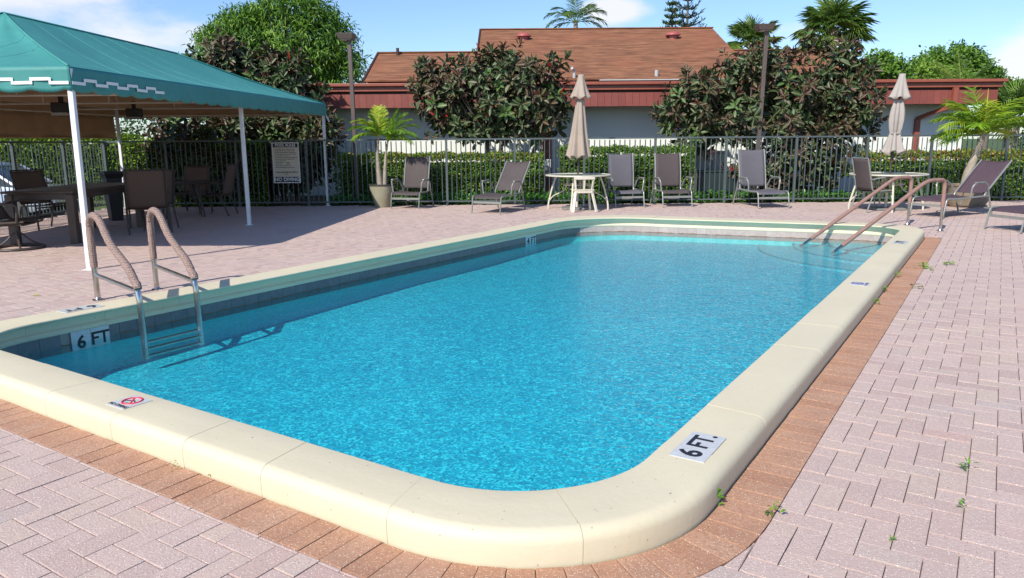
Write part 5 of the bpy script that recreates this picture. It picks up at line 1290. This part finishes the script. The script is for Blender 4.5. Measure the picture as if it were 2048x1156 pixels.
# broad trees
def broad_tree(label, x, y, blobs, n_cl, per, L, m, trunk, seed, group=None, spread=.28, drp=.5, Tsh='lance', wr=.28, lo=.7, zb=-.05, tones=(.0, 1.0)):
    global rng
    rng = np.random.default_rng(seed)
    t = thing('leafy_tree', label, 'tree', (x, y, zb), 0, group)
    C_, N_, r_ = sample_blobs(blobs, n_cl, lo)
    ct_ = np.clip(rng.normal(.5, .28, n_cl), 0, 1)
    P = np.repeat(C_, per, 0); NN = np.repeat(N_, per, 0); n = len(P)
    P = P+rng.normal(size=(n, 3))*spread*np.array([1, 1, .7]); D = nrm(NN*.6+rsph(n)*.9-np.array([0, 0, drp])); U = nrm(NN*.6+rsph(n)*.5+np.array([0, 0, .6]))
    tn = tones[0]+(tones[1]-tones[0])*np.clip(np.repeat(ct_, per)+rng.normal(size=n)*.15, 0, 1); Ls = L*rng.uniform(.8, 1.2, n)
    make_leaves('foliage', (P, D, U, Ls, Ls*wr, tn), leaf_T(Tsh, .2, .08), m, t)
    loc = np.array(t.location); h = trunk[1]
    obj('trunk', MB().tube([(0, 0, 0), (.1, 0, h*.5), (0, 0, h)], [trunk[0], trunk[0]*.8, trunk[0]*.6], 10), m_bark, t, smooth='auto')
    br = MB()
    for i in rng.permutation(n_cl)[:60]:
        q = C_[i]-loc; br.tube([(0, 0, h*.8), (q[0]*.5, q[1]*.5, h+(q[2]-h)*.35), tuple(q)], [trunk[0]*.35, trunk[0]*.2, .02], 5, cap=False)
    stuff(obj('branches', br, m_bark, t))
    return t
broad_tree('large bright green mango tree behind the canopy', -9.4, 31, [(-9.3, 31, 4.9, 2.6, 2.5, 1.65), (-8.5, 31, 6.0, 1.7, 1.7, 1.2), (-11.1, 31, 4.8, 1.25, 1.6, 1.25), (-7.3, 30.6, 5.1, 1.2, 1.5, 1.25), (-6.4, 30.5, 4.0, .85, 1.2, .9), (-10.3, 30.5, 5.7, 1.1, 1.3, .8), (-9.8, 30, 3.6, 2.1, 2, 1.1)], 1150, 26, .24, m_mango, (.3, 4.2), 51, spread=.20, drp=.75, wr=.24, lo=.82)
broad_tree('spreading umbrella shaped tree beyond the right end of the roof', 28.5, 50, [(28.2, 50, 6.45, 1.55, 1.6, .72), (29.5, 50, 5.9, 1.2, 1.5, .8), (27.0, 50, 5.9, 1.0, 1.4, .55), (30.4, 50, 5.3, .8, 1.2, .7), (28.5, 50, 5.1, 1.6, 1.5, .5)], 330, 26, .22, m_farleaf, (.3, 4.8), 53, 'trees far behind the clubhouse', spread=.2, drp=.1, wr=.5, Tsh='round', lo=.75, tones=(.1, .7))
broad_tree('lighter rounded tree just left of the umbrella shaped one', 25.5, 47, [(25.1, 47, 4.9, 1.3, 1.4, .95), (26.3, 47, 4.7, 1.0, 1.4, .95)], 240, 26, .2, m_farleaf, (.25, 3.6), 54, 'trees far behind the clubhouse', spread=.2, drp=.1, wr=.5, Tsh='round', lo=.75, tones=(.45, 1))
broad_tree('round green tree directly left of the pale umbrella top', 21.2, 44, [(20.8, 44, 5.15, 1.0, 1.2, .95), (21.8, 44, 4.9, .8, 1.0, .9)], 190, 26, .19, m_farleaf, (.25, 3.6), 55, 'trees far behind the clubhouse', spread=.18, drp=.1, wr=.5, Tsh='round', lo=.75, tones=(.2, .8))
broad_tree('low green tree at the far right end of the roof line', 32.3, 52, [(32.2, 52, 5.1, .9, 1.2, .7), (33.6, 52, 4.2, 1.4, 1.4, .8)], 150, 24, .22, m_farleaf, (.25, 3.4), 56, 'trees far behind the clubhouse', spread=.2, drp=.1, wr=.5, Tsh='round', lo=.75, tones=(.1, .6))
broad_tree('dark shrub mass behind the parked car', -14.5, 21.5, [(-14.8, 21.5, 1.8, 2.4, 1.2, 1.9), (-12, 21.8, 1.6, 1.6, 1, 1.8), (-17.5, 21, 2, 2, 1.2, 2)], 420, 22, .14, m_mango, (.15, 1.5), 57, spread=.2, drp=.2, wr=.4, zb=-.42, tones=(0, .35))
broad_tree('dark shrub against the far right end of the fence', 14.2, 19.3, [(13.8, 19.3, 1.1, .9, .6, .9), (15.2, 19.3, 1.2, 1.0, .6, 1.0)], 200, 22, .10, m_mango, (.08, .8), 58, spread=.14, drp=.1, wr=.45, tones=(0, .5))

# araucaria pines behind the ridge
def araucaria(label, x, y, ztop, h, r0, m, seed, up=.35, dense=1.0, group='tall pines behind the roof ridge'):
    global rng
    rng = np.random.default_rng(seed)
    t = thing('norfolk_pine', label, 'tree', (x, y, -.05), 0, group); loc = np.array(t.location); zt = ztop+.05
    obj('trunk', MB().tube([(0, 0, 0), (0, 0, zt)], [.22, .02], 8), m_bark, t, smooth='auto')
    P, D, U, L, Wd, tn = [], [], [], [], [], []; z = zt-.1; br = MB()
    while z > zt-h:
        f = (zt-z)/h; rr = r0*(.12+.88*f); k = 6
        a0 = rng.random()*6
        for j in range(k):
            a = a0+j*2*math.pi/k; n_ = max(3, int(rr*16*dense)); pb = None
            for q in range(n_):
                s = rr*(q+1)/n_; p = np.array([math.cos(a)*s, math.sin(a)*s, z+up*s*s/max(.4, rr)*.9])
                for w in range(3): P.append(p+loc+rng.normal(size=3)*.03); D.append(np.array([math.cos(a+rng.normal()*.8), math.sin(a+rng.normal()*.8), .5+rng.random()*.6])); U.append(rsph(1)[0]); L.append(rng.uniform(.14, .26)); Wd.append(.05); tn.append(rng.random())
            br.tube([(0, 0, z), (math.cos(a)*rr*.5, math.sin(a)*rr*.5, z+up*rr*.22), (math.cos(a)*rr, math.sin(a)*rr, z+up*rr*.9)], [.03, .02, .01], 4, cap=False)
        z -= .30 if dense > .8 else .42
    make_leaves('needles', tuple(np.array(q) for q in (P, D, U, L, Wd, tn)), leaf_T('lance', .1, .1), m, t)
    stuff(obj('branches', br, m_bark, t))
araucaria('green conifer whose pointed top shows over the ridge', 7.85, 38, 8.15, 3.6, .95, m_pine, 61, .2, 1.3)
araucaria('blue green conifer with upswept branches beside the green one', 9.15, 40.5, 9.3, 4.6, 1.5, m_bluepine, 62, .45, .8)

# small weeds, fallen leaf, litter
rng = np.random.default_rng(77)
def weed(label, x, y, n, L, tone=(0, .7), spread=.02, h=.03, flat=.5, z=0):
    t = thing('weed', label, 'weed', (x, y, z)); k = n
    D = nrm(rsph(k)*[1, 1, .3]+[0, 0, flat]); P = rng.normal(size=(k, 3))*[spread, spread, 0]+[x, y, z+.004]; P[:, 2] += rng.random(k)*h; Ls = rng.uniform(L*.6, L*1.2, k)
    make_leaves('leaves', (P, D, nrm(rsph(k)*.3+[0, 0, 1]), Ls, Ls*.45, rng.uniform(*tone, k)), leaf_T('oval', .25, .1), m_weedm, t)
    st = MB()
    for i in range(min(4, k)): st.tube([(P[i][0]-x, P[i][1]-y, 0), (P[i][0]-x, P[i][1]-y, max(.006, P[i][2]-z))], .0012, 4)
    obj('stem', st, m_weedm, t, tone=(.2, 0, 0, 1))
weed('bright green weed in the corner crack of the coping', .79, 2.71, 26, .035, (0, .5), .016, .04)
weed('wispy weed on the terracotta border near the corner', .985, 2.625, 16, .028, (.5, 1), .02, .03, .4)
weed('tall green weed between pink pavers at the lower right', 1.935, 2.985, 16, .026, (0, .5), .012, .045)
weed('small dry weed below the tall green weed', 1.73, 2.67, 9, .022, (.5, 1), .012, .02)
weed('tiny weed in the paver joint at the bottom right', 1.335, 2.425, 6, .014, (.2, .8), .008, .015)
weed('weed at the foot of the coping halfway along the right side', 3.44, 6.78, 16, .045, (.1, .7), .03, .05)
weed('second weed at the foot of the right coping, nearer the camera', 3.12, 6.25, 9, .04, (.1, .7), .02, .05)
weed('third small weed at the foot of the right coping, farther away', 3.93, 7.50, 8, .04, (.2, .8), .02, .04)
weed('flat yellowish weed at the edge of the terracotta border', 4.50, 8.02, 14, .06, (.5, .9), .05, .02)
weed('flat weed among the pink pavers beyond the border', 4.88, 8.24, 12, .06, (.4, .9), .05, .02)
weed('brown dead weed at the border edge', 3.83, 6.93, 8, .05, (.9, 1), .04, .02)
weed('row of tiny dry weeds at the near coping foot', *UV(-2.93, 1.785).xy, 14, .016, (.7, 1), .03, .01)
def fallen(label, x, y, z, L, m, rz):
    V, F, t_ = leaf_batch(np.zeros((1, 3)), np.array([[math.cos(rz), math.sin(rz), .02]]), np.array([[0, 0, 1.]]), np.array([L]), np.array([L*.45]), np.array([.9]), leaf_T('oval', -.1, .12))
    o = link('fallen_leaf', npmesh('fallen_leaf', V, F, m, t_)); o.location = (x, y, z); tag(o, label, 'leaf')
fallen('yellow green fallen leaf on the pink deck left of the ladder', -4.50, 6.86, .006, .075, m_palm, .2)
fallen('small orange fallen leaf at the foot of the near coping', *UV(-2.71, 1.787).xy, .006, .025, m_hedge, 1.1)
m_dry = mat('dry_leaf', (.16, .09, .03), .8)
# round object out of frame at the left whose shadow falls on the coping
